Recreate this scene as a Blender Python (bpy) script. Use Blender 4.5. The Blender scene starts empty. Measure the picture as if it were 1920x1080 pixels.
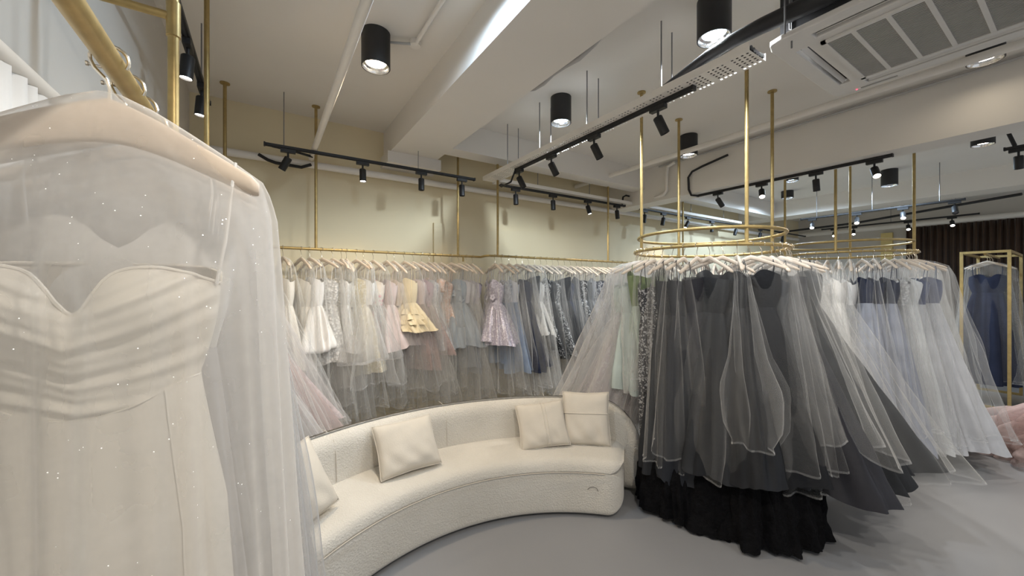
import bpy, math, random
import numpy as np
from mathutils import Vector, Matrix
random.seed(7); rng = np.random.default_rng(7)
PI = math.pi
S = bpy.context.scene
C = S.collection

# ------------------------------------------------------------------ camera, world, exposure
CAM_YAW = math.radians(32.9)
cam_d = bpy.data.cameras.new('camera'); cam = bpy.data.objects.new('camera', cam_d); C.objects.link(cam)
cam.location = (0, 0, 1.6)
cam.rotation_euler = (PI/2, 0, -CAM_YAW)
cam_d.sensor_width = 36; cam_d.lens = 36*715/1920; cam_d.shift_y = -3/1920
cam_d.clip_start = 0.02; cam_d.clip_end = 60
S.camera = cam
w = bpy.data.worlds.new('world'); S.world = w; w.use_nodes = True
bg = w.node_tree.nodes['Background']; bg.inputs[0].default_value = (0.86, 0.92, 1.0, 1); bg.inputs[1].default_value = 0.57
S.view_settings.view_transform = 'Standard'; S.view_settings.look = 'None'
S.view_settings.exposure = 0.12; S.view_settings.gamma = 1; S.view_settings.use_curve_mapping = False
S.cycles.transparent_max_bounces = 24
S.cycles.max_bounces = 5
S.cycles.diffuse_bounces = 4
S.cycles.transmission_bounces = 4
WARM = (1.0, 0.83, 0.62); NEUT = (1.0, 0.93, 0.83); COOL = (0.62, 0.80, 1.0)

# ------------------------------------------------------------------ materials
def newmat(name):
    m = bpy.data.materials.new(name); m.use_nodes = True
    nt = m.node_tree; b = nt.nodes['Principled BSDF']
    return m, nt, b
def nd(nt, t, **kw):
    n = nt.nodes.new(t)
    for k, v in kw.items(): setattr(n, k, v)
    return n
def ramp(nt, fac, stops):
    r = nd(nt, 'ShaderNodeValToRGB'); nt.links.new(fac, r.inputs[0])
    e = r.color_ramp.elements
    while len(e) < len(stops): e.new(0.5)
    for k, (p, c) in enumerate(stops):
        e[k].position = p; e[k].color = (c[0], c[1], c[2], 1)
    return r.outputs[0]
def noise(nt, scale, detail=3, coord='Object', rough=0.5, vec=None):
    n = nd(nt, 'ShaderNodeTexNoise'); n.inputs['Scale'].default_value = scale; n.inputs['Detail'].default_value = detail
    n.inputs['Roughness'].default_value = rough
    if vec is None:
        tc = nd(nt, 'ShaderNodeTexCoord'); vec = tc.outputs[coord]
    nt.links.new(vec, n.inputs['Vector']); return n.outputs[0]
def bump(nt, b, h, strength, dist):
    bn = nd(nt, 'ShaderNodeBump'); bn.inputs['Strength'].default_value = strength; bn.inputs['Distance'].default_value = dist
    nt.links.new(h, bn.inputs['Height']); nt.links.new(bn.outputs[0], b.inputs['Normal'])
def simple(name, col, rough=0.5, metal=0.0, var=0.08, scale=6, bstr=0, bscale=80, bdist=0.002, sheen=0, spec=None):
    m, nt, b = newmat(name)
    c0 = tuple(max(0, x*(1-var)) for x in col); c1 = tuple(min(1, x*(1+var)) for x in col)
    nt.links.new(ramp(nt, noise(nt, scale), [(0.3, c0), (0.7, c1)]), b.inputs['Base Color'])
    b.inputs['Roughness'].default_value = rough; b.inputs['Metallic'].default_value = metal
    if spec is not None: b.inputs['Specular IOR Level'].default_value = spec
    if sheen: b.inputs['Sheen Weight'].default_value = sheen; b.inputs['Sheen Roughness'].default_value = 0.4
    if bstr: bump(nt, b, noise(nt, bscale, 4), bstr, bdist)
    return m
M = {}
M['wall'] = simple('cream_wall_paint', (0.78, 0.68, 0.465), 0.75, var=0.03, scale=1.5, bstr=0.1, bscale=40)
M['wall_white'] = simple('white_wall_paint', (0.66, 0.62, 0.56), 0.75, var=0.03, scale=1.5, bstr=0.1, bscale=40)
M['ceil'] = simple('ceiling_paint', (0.80, 0.765, 0.71), 0.8, var=0.03, scale=1.2, bstr=0.12, bscale=25)
M['floor'] = simple('grey_epoxy_floor', (0.275, 0.278, 0.29), 0.36, var=0.06, scale=0.9, bstr=0.03, bscale=8)
M['gold'] = simple('brushed_gold', (0.43, 0.315, 0.13), 0.42, metal=0.6, var=0.12, scale=25, bstr=0.05, bscale=200)
M['chrome'] = simple('chrome_wire', (0.72, 0.66, 0.56), 0.2, metal=1.0, var=0.03)
M['black'] = simple('black_metal', (0.014, 0.014, 0.015), 0.5, var=0.2, scale=10)
M['cable'] = simple('black_cable', (0.016, 0.016, 0.018), 0.6, var=0.3, bstr=0.3, bscale=60)
M['plastic'] = simple('white_plastic', (0.70, 0.68, 0.65), 0.42, var=0.02)
M['dark'] = simple('dark_recess', (0.02, 0.02, 0.022), 0.7)
M['grille'] = simple('grey_grille', (0.42, 0.41, 0.39), 0.55, var=0.03)
M['pipe'] = simple('white_pipe_paint', (0.84, 0.80, 0.74), 0.45, var=0.03, scale=4)
M['conduit'] = simple('grey_conduit', (0.46, 0.45, 0.44), 0.5, var=0.05, scale=4)
M['steel'] = simple('galvanised_rod', (0.25, 0.25, 0.26), 0.4, metal=0.7)
M['wood'] = simple('blush_wood_hanger', (0.66, 0.55, 0.44), 0.5, var=0.08, scale=18)
M['curtain'] = simple('brown_velvet_curtain', (0.060, 0.030, 0.014), 0.8, var=0.25, scale=4, sheen=0.3)
M['panel'] = simple('yellow_panel', (0.78, 0.62, 0.26), 0.6)
M['paper'] = simple('white_paper', (0.75, 0.74, 0.72), 0.7)
M['reflector'] = simple('lamp_reflector', (0.85, 0.85, 0.85), 0.15, metal=1.0, var=0.02)
M['glass_off'] = simple('unlit_lens', (0.10, 0.10, 0.11), 0.2)
def emis(name, col, st):
    m = bpy.data.materials.new(name); m.use_nodes = True; nt = m.node_tree
    nt.nodes.remove(nt.nodes['Principled BSDF'])
    e = nd(nt, 'ShaderNodeEmission'); e.inputs[0].default_value = (*col, 1); e.inputs[1].default_value = st
    nt.links.new(e.outputs[0], nt.nodes['Material Output'].inputs[0]); return m
M['lamp_warm'] = emis('lamp_warm', (1, 0.86, 0.66), 25)
M['lamp_cool'] = emis('lamp_cool', (0.70, 0.88, 1.0), 9)
M['lamp_neut'] = emis('lamp_neutral', (1, 0.93, 0.82), 22)
M['led'] = emis('red_led', (1, 0.05, 0.12), 5)

def boucle():
    m, nt, b = newmat('cream_boucle')
    tc = nd(nt, 'ShaderNodeTexCoord')
    v = nd(nt, 'ShaderNodeTexVoronoi'); v.inputs['Scale'].default_value = 95; nt.links.new(tc.outputs['Object'], v.inputs['Vector'])
    nz = noise(nt, 3.5, 4)
    nt.links.new(ramp(nt, nz, [(0.3, (0.63, 0.595, 0.53)), (0.7, (0.69, 0.655, 0.59))]), b.inputs['Base Color'])
    b.inputs['Roughness'].default_value = 0.95; b.inputs['Sheen Weight'].default_value = 0.25
    ad = nd(nt, 'ShaderNodeMath', operation='ADD'); nt.links.new(v.outputs['Distance'], ad.inputs[0]); nt.links.new(noise(nt, 220, 3), ad.inputs[1])
    bump(nt, b, ad.outputs[0], 0.6, 0.005)
    return m
M['boucle'] = boucle()
M['cushion'] = simple('cream_plush', (0.64, 0.59, 0.51), 0.95, var=0.06, scale=6, sheen=0.3, bstr=0.35, bscale=160, bdist=0.003)
M['seam'] = simple('seam_cord', (0.56, 0.51, 0.44), 0.9)

def tulle(name, col, dens, glitter=0.0, transl=0.45):
    """sheer net: thread coverage rises with the slant of the cloth, 1-(1-c)^(1/cos)"""
    m = bpy.data.materials.new(name); m.use_nodes = True; nt = m.node_tree
    nt.nodes.remove(nt.nodes['Principled BSDF'])
    lw = nd(nt, 'ShaderNodeLayerWeight'); lw.inputs[0].default_value = 0.5
    def mt(op, a, bb):
        n = nd(nt, 'ShaderNodeMath', operation=op)
        for k, q in enumerate((a, bb)):
            if q is None: continue
            if isinstance(q, (int, float)): n.inputs[k].default_value = q
            else: nt.links.new(q, n.inputs[k])
        return n.outputs[0]
    cosv = mt('MAXIMUM', mt('SUBTRACT', 1.0, lw.outputs['Facing']), 0.14)
    inv = mt('DIVIDE', 1.0, cosv)
    cov = mt('SUBTRACT', 1.0, mt('POWER', 1-dens, inv))
    nz = noise(nt, 14, 3)
    cov = mt('MULTIPLY', cov, mt('ADD', 0.70, mt('MULTIPLY', nz, 0.6)))
    cov = mt('MINIMUM', cov, 0.94)
    d = nd(nt, 'ShaderNodeBsdfDiffuse'); d.inputs[0].default_value = (*col, 1)
    t = nd(nt, 'ShaderNodeBsdfTranslucent'); t.inputs[0].default_value = (*col, 1)
    mx = nd(nt, 'ShaderNodeMixShader'); mx.inputs[0].default_value = transl
    nt.links.new(d.outputs[0], mx.inputs[1]); nt.links.new(t.outputs[0], mx.inputs[2])
    cloth = mx.outputs[0]
    if glitter:
        tc = nd(nt, 'ShaderNodeTexCoord')
        v = nd(nt, 'ShaderNodeTexVoronoi'); v.inputs['Scale'].default_value = 210; nt.links.new(tc.outputs['Object'], v.inputs['Vector'])
        near = mt('LESS_THAN', v.outputs['Distance'], 0.17)
        sp = nd(nt, 'ShaderNodeSeparateColor'); nt.links.new(v.outputs['Color'], sp.inputs[0])
        pick = mt('GREATER_THAN', sp.outputs[0], 1-glitter)
        cl = noise(nt, 7, 2); pick = mt('MULTIPLY', pick, mt('GREATER_THAN', cl, 0.50))
        g = mt('MULTIPLY', near, pick)
        gl = nd(nt, 'ShaderNodeBsdfDiffuse'); gl.inputs[0].default_value = (1, 1, 1, 1)
        gg = nd(nt, 'ShaderNodeBsdfGlossy'); gg.inputs[0].default_value = (1, 1, 1, 1); gg.inputs['Roughness'].default_value = 0.45
        gadd = nd(nt, 'ShaderNodeAddShader'); nt.links.new(gl.outputs[0], gadd.inputs[0]); nt.links.new(gg.outputs[0], gadd.inputs[1])
        gm = nd(nt, 'ShaderNodeMixShader'); nt.links.new(g, gm.inputs[0]); nt.links.new(cloth, gm.inputs[1]); nt.links.new(gadd.outputs[0], gm.inputs[2])
        cloth = gm.outputs[0]; cov = mt('MAXIMUM', cov, g)
    tr = nd(nt, 'ShaderNodeBsdfTransparent')
    fm = nd(nt, 'ShaderNodeMixShader'); nt.links.new(cov, fm.inputs[0]); nt.links.new(tr.outputs[0], fm.inputs[1]); nt.links.new(cloth, fm.inputs[2])
    nt.links.new(fm.outputs[0], nt.nodes['Material Output'].inputs[0]); return m
M['tulle'] = tulle('white_tulle', (0.84, 0.83, 0.81), 0.055)
M['tulle_rail'] = tulle('rail_tulle', (0.86, 0.85, 0.82), 0.10)
M['tulle_thick'] = tulle('dense_white_tulle', (0.82, 0.81, 0.80), 0.24)
M['tulle_hem'] = tulle('tulle_hem', (0.88, 0.88, 0.87), 0.20)
M['tulle_front'] = tulle('glitter_tulle', (0.78, 0.745, 0.70), 0.30, glitter=0.04)
M['tulle_soft'] = tulle('soft_white_tulle', (0.66, 0.65, 0.64), 0.24)
M['tulle_blush'] = tulle('blush_tulle', (0.72, 0.56, 0.53), 0.34)
M['tulle_blue'] = tulle('blue_tulle', (0.48, 0.60, 0.80), 0.45)
M['tulle_grey'] = tulle('grey_tulle', (0.55, 0.58, 0.62), 0.30)

_fab = {}
def fabric(col, kind='satin'):
    dk = max(col) < 0.12
    key = (tuple(round(c, 3) for c in col), kind)
    if key in _fab: return _fab[key]
    nm = kind + '_cloth'
    if kind == 'satin': m = simple(nm, col, 0.48, var=0.06, scale=5, sheen=0 if dk else 0.15, spec=0.25 if dk else 0.5, bstr=0.25, bscale=26, bdist=0.006)
    elif kind == 'matte': m = simple(nm, col, 0.85, var=0.10, scale=7, sheen=0 if dk else 0.3, spec=0.2 if dk else 0.5, bstr=0.35, bscale=40, bdist=0.006)
    elif kind == 'fluff': m = simple(nm, col, 0.95, var=0.22, scale=30, sheen=0 if dk else 0.5, spec=0.1 if dk else 0.5, bstr=0.8, bscale=60, bdist=0.012)
    elif kind == 'sequin':
        m, nt, b = newmat(nm)
        tc = nd(nt, 'ShaderNodeTexCoord'); v = nd(nt, 'ShaderNodeTexVoronoi'); v.inputs['Scale'].default_value = 95
        nt.links.new(tc.outputs['Object'], v.inputs['Vector'])
        sp = nd(nt, 'ShaderNodeSeparateColor'); nt.links.new(v.outputs['Color'], sp.inputs[0])
        hi = tuple(min(1, c*0.6+0.45) for c in col)
        nt.links.new(ramp(nt, sp.outputs[0], [(0.0, col), (0.66, col), (0.72, hi), (1.0, hi)]), b.inputs['Base Color'])
        b.inputs['Roughness'].default_value = 0.35; b.inputs['Metallic'].default_value = 0.25
        bump(nt, b, sp.outputs[1], 0.8, 0.006)
    elif kind == 'lace':
        m, nt, b = newmat(nm)
        tc = nd(nt, 'ShaderNodeTexCoord'); v = nd(nt, 'ShaderNodeTexVoronoi'); v.inputs['Scale'].default_value = 42
        nt.links.new(tc.outputs['Object'], v.inputs['Vector'])
        dk = tuple(c*0.62 for c in col)
        nt.links.new(ramp(nt, v.outputs['Distance'], [(0.25, col), (0.6, dk)]), b.inputs['Base Color'])
        b.inputs['Roughness'].default_value = 0.8; bump(nt, b, v.outputs['Distance'], 0.9, -0.012)
    elif kind == 'floral':
        m, nt, b = newmat(nm)
        tc = nd(nt, 'ShaderNodeTexCoord'); v = nd(nt, 'ShaderNodeTexVoronoi'); v.inputs['Scale'].default_value = 16
        nt.links.new(tc.outputs['Object'], v.inputs['Vector'])
        nt.links.new(ramp(nt, v.outputs['Distance'], [(0.18, (0.62, 0.22, 0.26)), (0.34, col), (0.7, (0.75, 0.68, 0.6))]), b.inputs['Base Color'])
        b.inputs['Roughness'].default_value = 0.8; bump(nt, b, v.outputs['Distance'], 0.6, -0.012)
    _fab[key] = m; return m

# ------------------------------------------------------------------ mesh helpers
def mesh_np(name, V, F, smooth=True, mats=None, midx=None):
    """V (n,3) array, F list/array of quads (or list of tuples)"""
    me = bpy.data.meshes.new(name)
    if isinstance(F, np.ndarray):
        n = len(F); k = F.shape[1]
        me.vertices.add(len(V)); me.vertices.foreach_set('co', np.asarray(V, np.float32).ravel())
        me.loops.add(n*k); me.loops.foreach_set('vertex_index', F.astype(np.int32).ravel())
        me.polygons.add(n); me.polygons.foreach_set('loop_start', np.arange(0, n*k, k, dtype=np.int32))
        me.polygons.foreach_set('loop_total', np.full(n, k, np.int32))
        me.update(calc_edges=True)
    else:
        me.from_pydata([tuple(v) for v in V], [], F)
    if smooth: me.polygons.foreach_set('use_smooth', np.ones(len(me.polygons), bool))
    for m in (mats or []): me.materials.append(m)
    if midx is not None: me.polygons.foreach_set('material_index', np.asarray(midx, np.int32))
    me.update(); return me
def obj(name, me, mat=None, parent=None, loc=None, rot=None):
    o = bpy.data.objects.new(name, me); C.objects.link(o)
    if mat is not None and me is not None and not me.materials: me.materials.append(mat)
    if parent: o.parent = parent
    if loc is not None: o.location = loc
    if rot is not None: o.rotation_euler = rot
    return o
def tag(o, label=None, cat=None, group=None, kind=None):
    if label: o['label'] = label
    if cat: o['category'] = cat
    if group: o['group'] = group
    if kind: o['kind'] = kind
    return o
def thing(name, label, cat, loc=(0, 0, 0), rotz=0, group=None):
    o = bpy.data.objects.new(name, None); C.objects.link(o); o.empty_display_size = 0.05
    o.location = loc; o.rotation_euler = (0, 0, rotz)
    return tag(o, label, cat, group)
def grid_faces(nr, nc, wrap=True):
    """rows x cols vertex grid -> quads; wrap in cols"""
    r = np.arange(nr-1)[:, None]; c = np.arange(nc if wrap else nc-1)[None, :]
    c2 = (c+1) % nc
    a = r*nc+c; b = r*nc+c2; d = (r+1)*nc+c; e = (r+1)*nc+c2
    return np.stack([a, b, e, d], -1).reshape(-1, 4)
class MB:
    """collects boxes, tubes and lathes into one mesh"""
    def __init__(s): s.V = []; s.F = []; s.n = 0
    def add(s, V, F):
        V = [tuple(v) for v in V]
        s.V += V; s.F += [tuple(int(i)+s.n for i in f) for f in F]; s.n += len(V); return s
    def box(s, x0, x1, y0, y1, z0, z1):
        V = [(x, y, z) for z in (z0, z1) for y in (y0, y1) for x in (x0, x1)]
        return s.add(V, [(0, 2, 3, 1), (4, 5, 7, 6), (0, 1, 5, 4), (1, 3, 7, 5), (3, 2, 6, 7), (2, 0, 4, 6)])
    def tube(s, pts, r, n=10, closed=False, caps=True):
        P = [Vector(p) for p in pts]; m = len(P)
        rad = r if hasattr(r, '__len__') else [r]*m
        up = None; V = []
        for i in range(m):
            if closed: t = (P[(i+1) % m]-P[i-1])
            else: t = P[min(i+1, m-1)]-P[max(i-1, 0)]
            t.normalize()
            if up is None:
                up = Vector((0, 0, 1)) if abs(t.z) < 0.9 else Vector((1, 0, 0))
            sd = t.cross(up).normalized(); up = sd.cross(t).normalized()
            for k in range(n):
                a = 2*PI*k/n; V.append(P[i]+(sd*math.cos(a)+up*math.sin(a))*rad[i])
        F = []
        for i in range(m if closed else m-1):
            for k in range(n):
                j = (i+1) % m; F.append((i*n+k, i*n+(k+1) % n, j*n+(k+1) % n, j*n+k))
        if caps and not closed: F += [tuple(range(n))[::-1], tuple((m-1)*n+k for k in range(n))]
        return s.add(V, F)
    def lathe(s, prof, n=28, c=(0, 0, 0)):
        V = [(c[0]+r*math.cos(2*PI*k/n), c[1]+r*math.sin(2*PI*k/n), c[2]+z) for r, z in prof for k in range(n)]
        F = [(i*n+k, i*n+(k+1) % n, (i+1)*n+(k+1) % n, (i+1)*n+k) for i in range(len(prof)-1) for k in range(n)]
        return s.add(V, F)
    def disc(s, r, z, n=28, c=(0, 0)):
        return s.add([(c[0]+r*math.cos(2*PI*k/n), c[1]+r*math.sin(2*PI*k/n), z) for k in range(n)], [tuple(range(n))])
    def mesh(s, name, smooth=False):
        me = mesh_np(name, s.V, s.F, smooth=False)
        if smooth:
            me.polygons.foreach_set('use_smooth', np.ones(len(me.polygons), bool)); me.update()
            try: me.set_sharp_from_angle(angle=math.radians(40))
            except Exception: pass
        return me
    def build(s, name, mat, parent=None, smooth=True, bevel=0, **kw):
        o = obj(name, s.mesh(name, smooth), mat, parent, **kw)
        if bevel:
            b = o.modifiers.new('bevel', 'BEVEL'); b.width = bevel; b.segments = 3; b.limit_method = 'ANGLE'
        return o
def arc(c, r, a0, a1, n, plane='xy'):
    out = []
    for i in range(n+1):
        a = a0+(a1-a0)*i/n
        if plane == 'xy': out.append((c[0]+r*math.cos(a), c[1]+r*math.sin(a), c[2]))
        elif plane == 'yz': out.append((c[0], c[1]+r*math.cos(a), c[2]+r*math.sin(a)))
        else: out.append((c[0]+r*math.cos(a), c[1], c[2]+r*math.sin(a)))
    return out
ORD = ['first', 'second', 'third', 'fourth', 'fifth', 'sixth', 'seventh', 'eighth', 'ninth', 'tenth', 'eleventh', 'twelfth', 'thirteenth',
       'fourteenth', 'fifteenth', 'sixteenth', 'seventeenth', 'eighteenth', 'nineteenth', 'twentieth']
def nth(i):
    if i < 20: return ORD[i]
    t = {2: 'twenty', 3: 'thirty', 4: 'forty', 5: 'fifty'}
    j = i+1
    if j % 10 == 0: return {30: 'thirtieth', 40: 'fortieth', 50: 'fiftieth'}[j]
    return t[j//10]+'-'+ORD[j % 10-1]

# ------------------------------------------------------------------ the room
CEIL = 3.22; YB = 4.12; XL = -0.53; XF = 11.2; YN = -4.0
def struct(name, x0, x1, y0, y1, z0, z1, mat, label):
    o = MB().box(x0, x1, y0, y1, z0, z1).build(name, M[mat], smooth=False)
    return tag(o, label, None, None, 'structure')
struct('floor', XL-0.2, XF+0.2, YN, YB+0.2, -0.1, 0, 'floor', 'smooth grey epoxy floor of the showroom')
struct('ceiling', XL-0.2, XF+0.2, YN, YB+0.2, CEIL, CEIL+0.15, 'ceil', 'off white painted concrete ceiling')
struct('wall_back', XL-0.2, XF+0.2, YB, YB+0.2, 0, CEIL, 'wall', 'cream painted wall behind the long rails')
struct('wall_left', XL-0.2, XL, YN, YB, 0, CEIL, 'wall_white', 'pale painted wall beside the front rack')
struct('wall_far', XF, XF+0.2, YN, YB, 0, CEIL, 'wall_white', 'pale wall at the far end with brown curtain')
struct('trim_1', 1.05, 1.54, YN, YB, 2.95, CEIL, 'ceil', 'deep ceiling beam above the cream sofa')
struct('trim_2', 4.43, 4.70, YN, YB, 2.75, CEIL, 'ceil', 'deep ceiling beam between the two round racks')
struct('trim_3', 8.30, 8.75, YN, YB, 2.93, CEIL, 'ceil', 'far ceiling beam lit by cool lamps')
struct('trim_4', 1.54, 4.43, 3.45, 3.65, 2.95, CEIL, 'ceil', 'cross beam running in front of the cream wall')
struct('trim_5', 1.60, 9.0, YB-0.025, YB, 0.0, 2.32, 'wall', 'raised lower panel of the cream wall')
struct('trim_6', 1.02, 1.58, 3.84, YB, 2.84, 2.95, 'ceil', 'white bearing block under the end of the beam')
struct('trim_7', 4.70, 8.30, 3.45, 3.65, 2.95, CEIL, 'ceil', 'cross beam beyond the second ceiling beam')
struct('trim_8', -0.5, 0.84, YB-0.02, YB, 0, 1.985, 'wall', 'low raised wall panel behind the ivory dresses')

# ------------------------------------------------------------------ ceiling services
def downlight(x, y, lamp, power, col, h=0.22, r=0.088, label='', beamz=None, spread=165):
    zt = beamz or CEIL
    t = thing('ceiling_downlight', label, 'ceiling lamp', (x, y, zt), group='black drum downlights on the ceiling')
    b = MB(); b.lathe([(0.0, 0), (r, 0), (r, -h), (r-0.006, -h), (r-0.006, -h+0.05)], 36); b.build('housing', M['black'], t)
    dr = min(0.03, h*0.4)
    c = MB(); c.lathe([(r-0.007, -h+0.004), (r-0.012, -h+0.02), (0.06, -h+dr)], 36); c.build('reflector', M['reflector'], t)
    d = MB(); d.disc(0.062, -h+dr-0.002); d.build('lamp', M[lamp], t, smooth=False)
    if power:
        ld = bpy.data.lights.new('downlight', 'SPOT'); ld.energy = power; ld.color = col; ld.spot_size = math.radians(spread); ld.spot_blend = 0.6 if spread == 128 else 0.35; ld.shadow_soft_size = 0.05
        lo = bpy.data.objects.new('light_source', ld); C.objects.link(lo); lo.parent = t; lo.location = (0, 0, -h+0.004)
    return t
DL = [(0.594, 2.52, 'lamp_warm', 90, (1.0, 0.79, 0.54), 0.22, 'lit black drum downlight left of the deep beam'),
      (0.70, 1.65, 'lamp_cool', 34, COOL, 0.085, 'black drum downlight above the front rack left of the beam'),
      (2.13, 2.52, 'lamp_cool', 110, (0.78, 0.90, 1.0), 0.22, 'black drum downlight with bluish lamp behind the cable tray rods'),
      (2.13, 1.19, 'lamp_cool', 100, (0.92, 0.96, 1.0), 0.22, 'black drum downlight at the top beside the air conditioner'),
      (3.82, 2.41, 'lamp_neut', 90, NEUT, 0.22, 'black drum downlight behind the white pipe and round rack pole'),
      (4.12, 0.43, 'lamp_warm', 45, NEUT, 0.085, 'shallow black downlight beyond the air conditioner'),
      (6.42, 2.45, 'lamp_cool', 85, COOL, 0.09, 'shallow black downlight over the far round rack'),
      (7.28, 1.60, 'lamp_cool', 90, COOL, 0.22, 'black drum downlight nearest the far lit beam'),
      (7.45, 2.90, 'lamp_cool', 85, COOL, 0.12, 'small dark drum downlight at the back of the far bay'),
      (6.55, 0.70, 'lamp_warm', 105, NEUT, 0.085, 'shallow black downlight near the right edge'),
      (0.60, -0.30, 'lamp_warm', 115, NEUT, 0.22, 'unseen black drum downlight added behind the camera left of the beam'),  # unseen lamp, added behind the camera to light the near gowns
      (2.60, -0.90, 'lamp_neut', 58, NEUT, 0.22, 'unseen black drum downlight added behind the camera right of the beam'),  # unseen lamp, added behind the camera for general room light
      (6.50, -0.9, 'lamp_neut', 35, NEUT, 0.22, 'unseen black drum downlight out of frame over the right aisle')]  # unseen lamp outside the view
for x, y, lm, p, c, h, lb in DL: downlight(x, y, lm, p, c, h=h, label=lb, spread=62 if x == 4.12 else 128 if x == 0.594 else 105 if x in (3.82, 6.55) else 176 if c == COOL else 165)

def pipe(name, pts, r, mat, label, cat='pipe', n=12):
    o = MB().tube(pts, r, n).build(name, M[mat]); return tag(o, label, cat)
pipe('ceiling_pipe', [(0.36, YN, 2.83), (0.36, 4.02, 2.80)], 0.024, 'pipe', 'white pipe running to the wall left of the beam')
pipe('wall_pipe', [(XL, 4.06, 2.75), (11, 4.06, 2.75)], 0.034, 'pipe', 'white pipe running along the cream wall')
pipe('ceiling_pipe', [(3.74, YN, 3.03), (3.74, 4.1, 3.03)], 0.027, 'pipe', 'long white pipe in front of the second beam')
pipe('conduit', [(4.40, YN, 3.19), (4.40, 3.2, 3.19)], 0.011, 'conduit', 'thin conduit along the top of the second beam')
pipe('conduit', [(0.68, 2.52, 3.19), (0.80, 2.46, 3.19)], 0.008, 'conduit', 'short conduit from the lit downlight to its box')
pipe('conduit', [(0.83, 2.45, 3.195), (0.83, YN, 3.195)], 0.013, 'pipe', 'white conduit on the ceiling beside the lit downlight')
jb = MB(); jb.lathe([(0, 0), (0.035, 0), (0.035, -0.035), (0, -0.035)], 20)
tag(jb.build('junction_box', M['pipe'], loc=(0.83, 2.46, CEIL)), 'round white junction box beside the lit downlight', 'junction box')
pts = []
for i in range(40):
    y = 2.85-i*0.115; pts.append((1.575+0.012*math.sin(i*1.3), y, 3.00+0.035*math.sin(i*0.55)+0.01*math.sin(i*1.7)))
pipe('flexible_conduit', pts, 0.014, 'conduit', 'wavy grey flexible conduit beside the deep beam', 'conduit')
pipe('conduit', [(4.38, 2.95, 3.18), (4.38, 3.05, 3.15), (4.38, 3.07, 3.05), (4.38, 3.07, 2.85), (4.38, 3.12, 2.80), (4.38, 3.25, 2.79)], 0.02, 'pipe', 'white elbow conduit on the second beam face')
pipe('black_cable', [(4.40, 2.30, 3.09), (4.40, 2.6, 3.04), (4.40, 2.73, 3.01), (4.40, 2.78, 2.95), (4.41, 2.78, 2.80), (4.43, 2.76, 2.73), (4.50, 2.72, 2.725)], 0.013, 'cable', 'black cable looping down the second beam face', 'cable')
pipe('black_cable', [(-0.05, 4.02, 2.76), (0.02, 4.012, 2.72), (0.08, 4.012, 2.705), (0.28, 4.012, 2.70), (0.36, 4.02, 2.74)], 0.014, 'cable', 'short black cable on the wall pipe at left', 'cable')
pipe('black_cable', [(0.05, 3.74, 2.765), (0.18, 3.80, 2.775), (0.36, 3.90, 2.78)], 0.011, 'cable', 'black cable joining the wall track to the pipe', 'cable')
pipe('black_cable', [(4.28, 3.72, 2.77), (4.30, 3.72, 2.88), (4.36, 3.72, 2.91), (4.62, 3.72, 2.90), (4.68, 3.72, 2.87), (4.68, 3.72, 2.77)], 0.012, 'cable', 'black cable arch joining two wall tracks', 'cable')
pipe('black_cable', [(2.08, 3.16, 2.745), (2.09, 3.25, 2.66), (2.10, 3.45, 2.655), (2.18, 3.62, 2.72), (2.25, 3.7, 2.735)], 0.009, 'cable', 'black cable hanging under the cable tray corner', 'cable')

# cable trays with real perforations
def tray(x0, x1, y0, y1, z, label, along='y'):
    t = thing('cable_tray', label, 'cable tray', (0, 0, 0))
    L, W = ((y1-y0), (x1-x0)) if along == 'y' else ((x1-x0), (y1-y0))
    nl = int(L/0.0125); nl += 1-nl % 2; nw = 13
    V = []; F = []
    for i in range(nl+1):
        for j in range(nw+1):
            l, q = L*i/nl, W*j/nw
            V.append((x0+q, y0+l, z) if along == 'y' else (x0+l, y0+q, z))
    for i in range(nl):
        for j in range(nw):
            if i % 2 and j % 2 and (i//2) % 5 != 4: continue
            F.append((i*(nw+1)+j, i*(nw+1)+j+1, (i+1)*(nw+1)+j+1, (i+1)*(nw+1)+j))
    o = obj('tray_base', mesh_np('tray_base', V, F, smooth=False), M['pipe'], t)
    so = o.modifiers.new('solid', 'SOLIDIFY'); so.thickness = 0.002
    for k in (0, 1):
        b = MB()
        if along == 'y': xx = (x0, x1)[k]; b.box(xx-0.0015, xx+0.0015, y0, y1, z, z+0.04)
        else: yy = (y0, y1)[k]; b.box(x0, x1, yy-0.0015, yy+0.0015, z, z+0.04)
        b.build('side_wall', M['pipe'], t, smooth=False)
    return t
TZ = 2.775
tray(2.02, 2.19, 0.95, 3.72, TZ, 'white perforated cable tray running from the air conditioner to the wall')
tray(2.19, 7.5, 3.665, 3.80, TZ, 'white perforated cable tray running along the cream wall', along='x')
for i, y in enumerate((3.22, 2.69, 2.10, 1.46, 0.8)):
    for k, x in enumerate((2.03, 2.18)):
        tag(MB().tube([(x, y+0.03*k, TZ), (x, y+0.03*k, CEIL)], 0.0042, 8).build('hanging_rod', M['steel']),
            'steel rod holding the long cable tray, %s pair from wall, %s one' % (ORD[i], ('left', 'right')[k]), 'rod', 'steel rods of the cable tray')
for i, x in enumerate((2.75, 3.6, 4.95, 5.9, 6.9)):
    tag(MB().tube([(x, 3.68, TZ), (x, 3.68, CEIL)], 0.004, 8).build('hanging_rod', M['steel']), 'thin steel rod holding the wall cable tray, %s from the corner' % ORD[i], 'rod', 'steel rods of the wall tray')
for i, (x, y, z) in enumerate(((0.13, 3.7, 2.76), (1.28, 3.7, 2.76), (-0.33, 3.35, 2.9))):
    tag(MB().tube([(x, y, z), (x, y, CEIL if i != 1 else 2.95)], 0.0035, 8).build('hanging_rod', M['steel']), ('thin rod holding the left end of the wall track', 'thin rod holding the wall track under the beam', 'thin rod holding the track beside the left wall')[i], 'rod')
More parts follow.
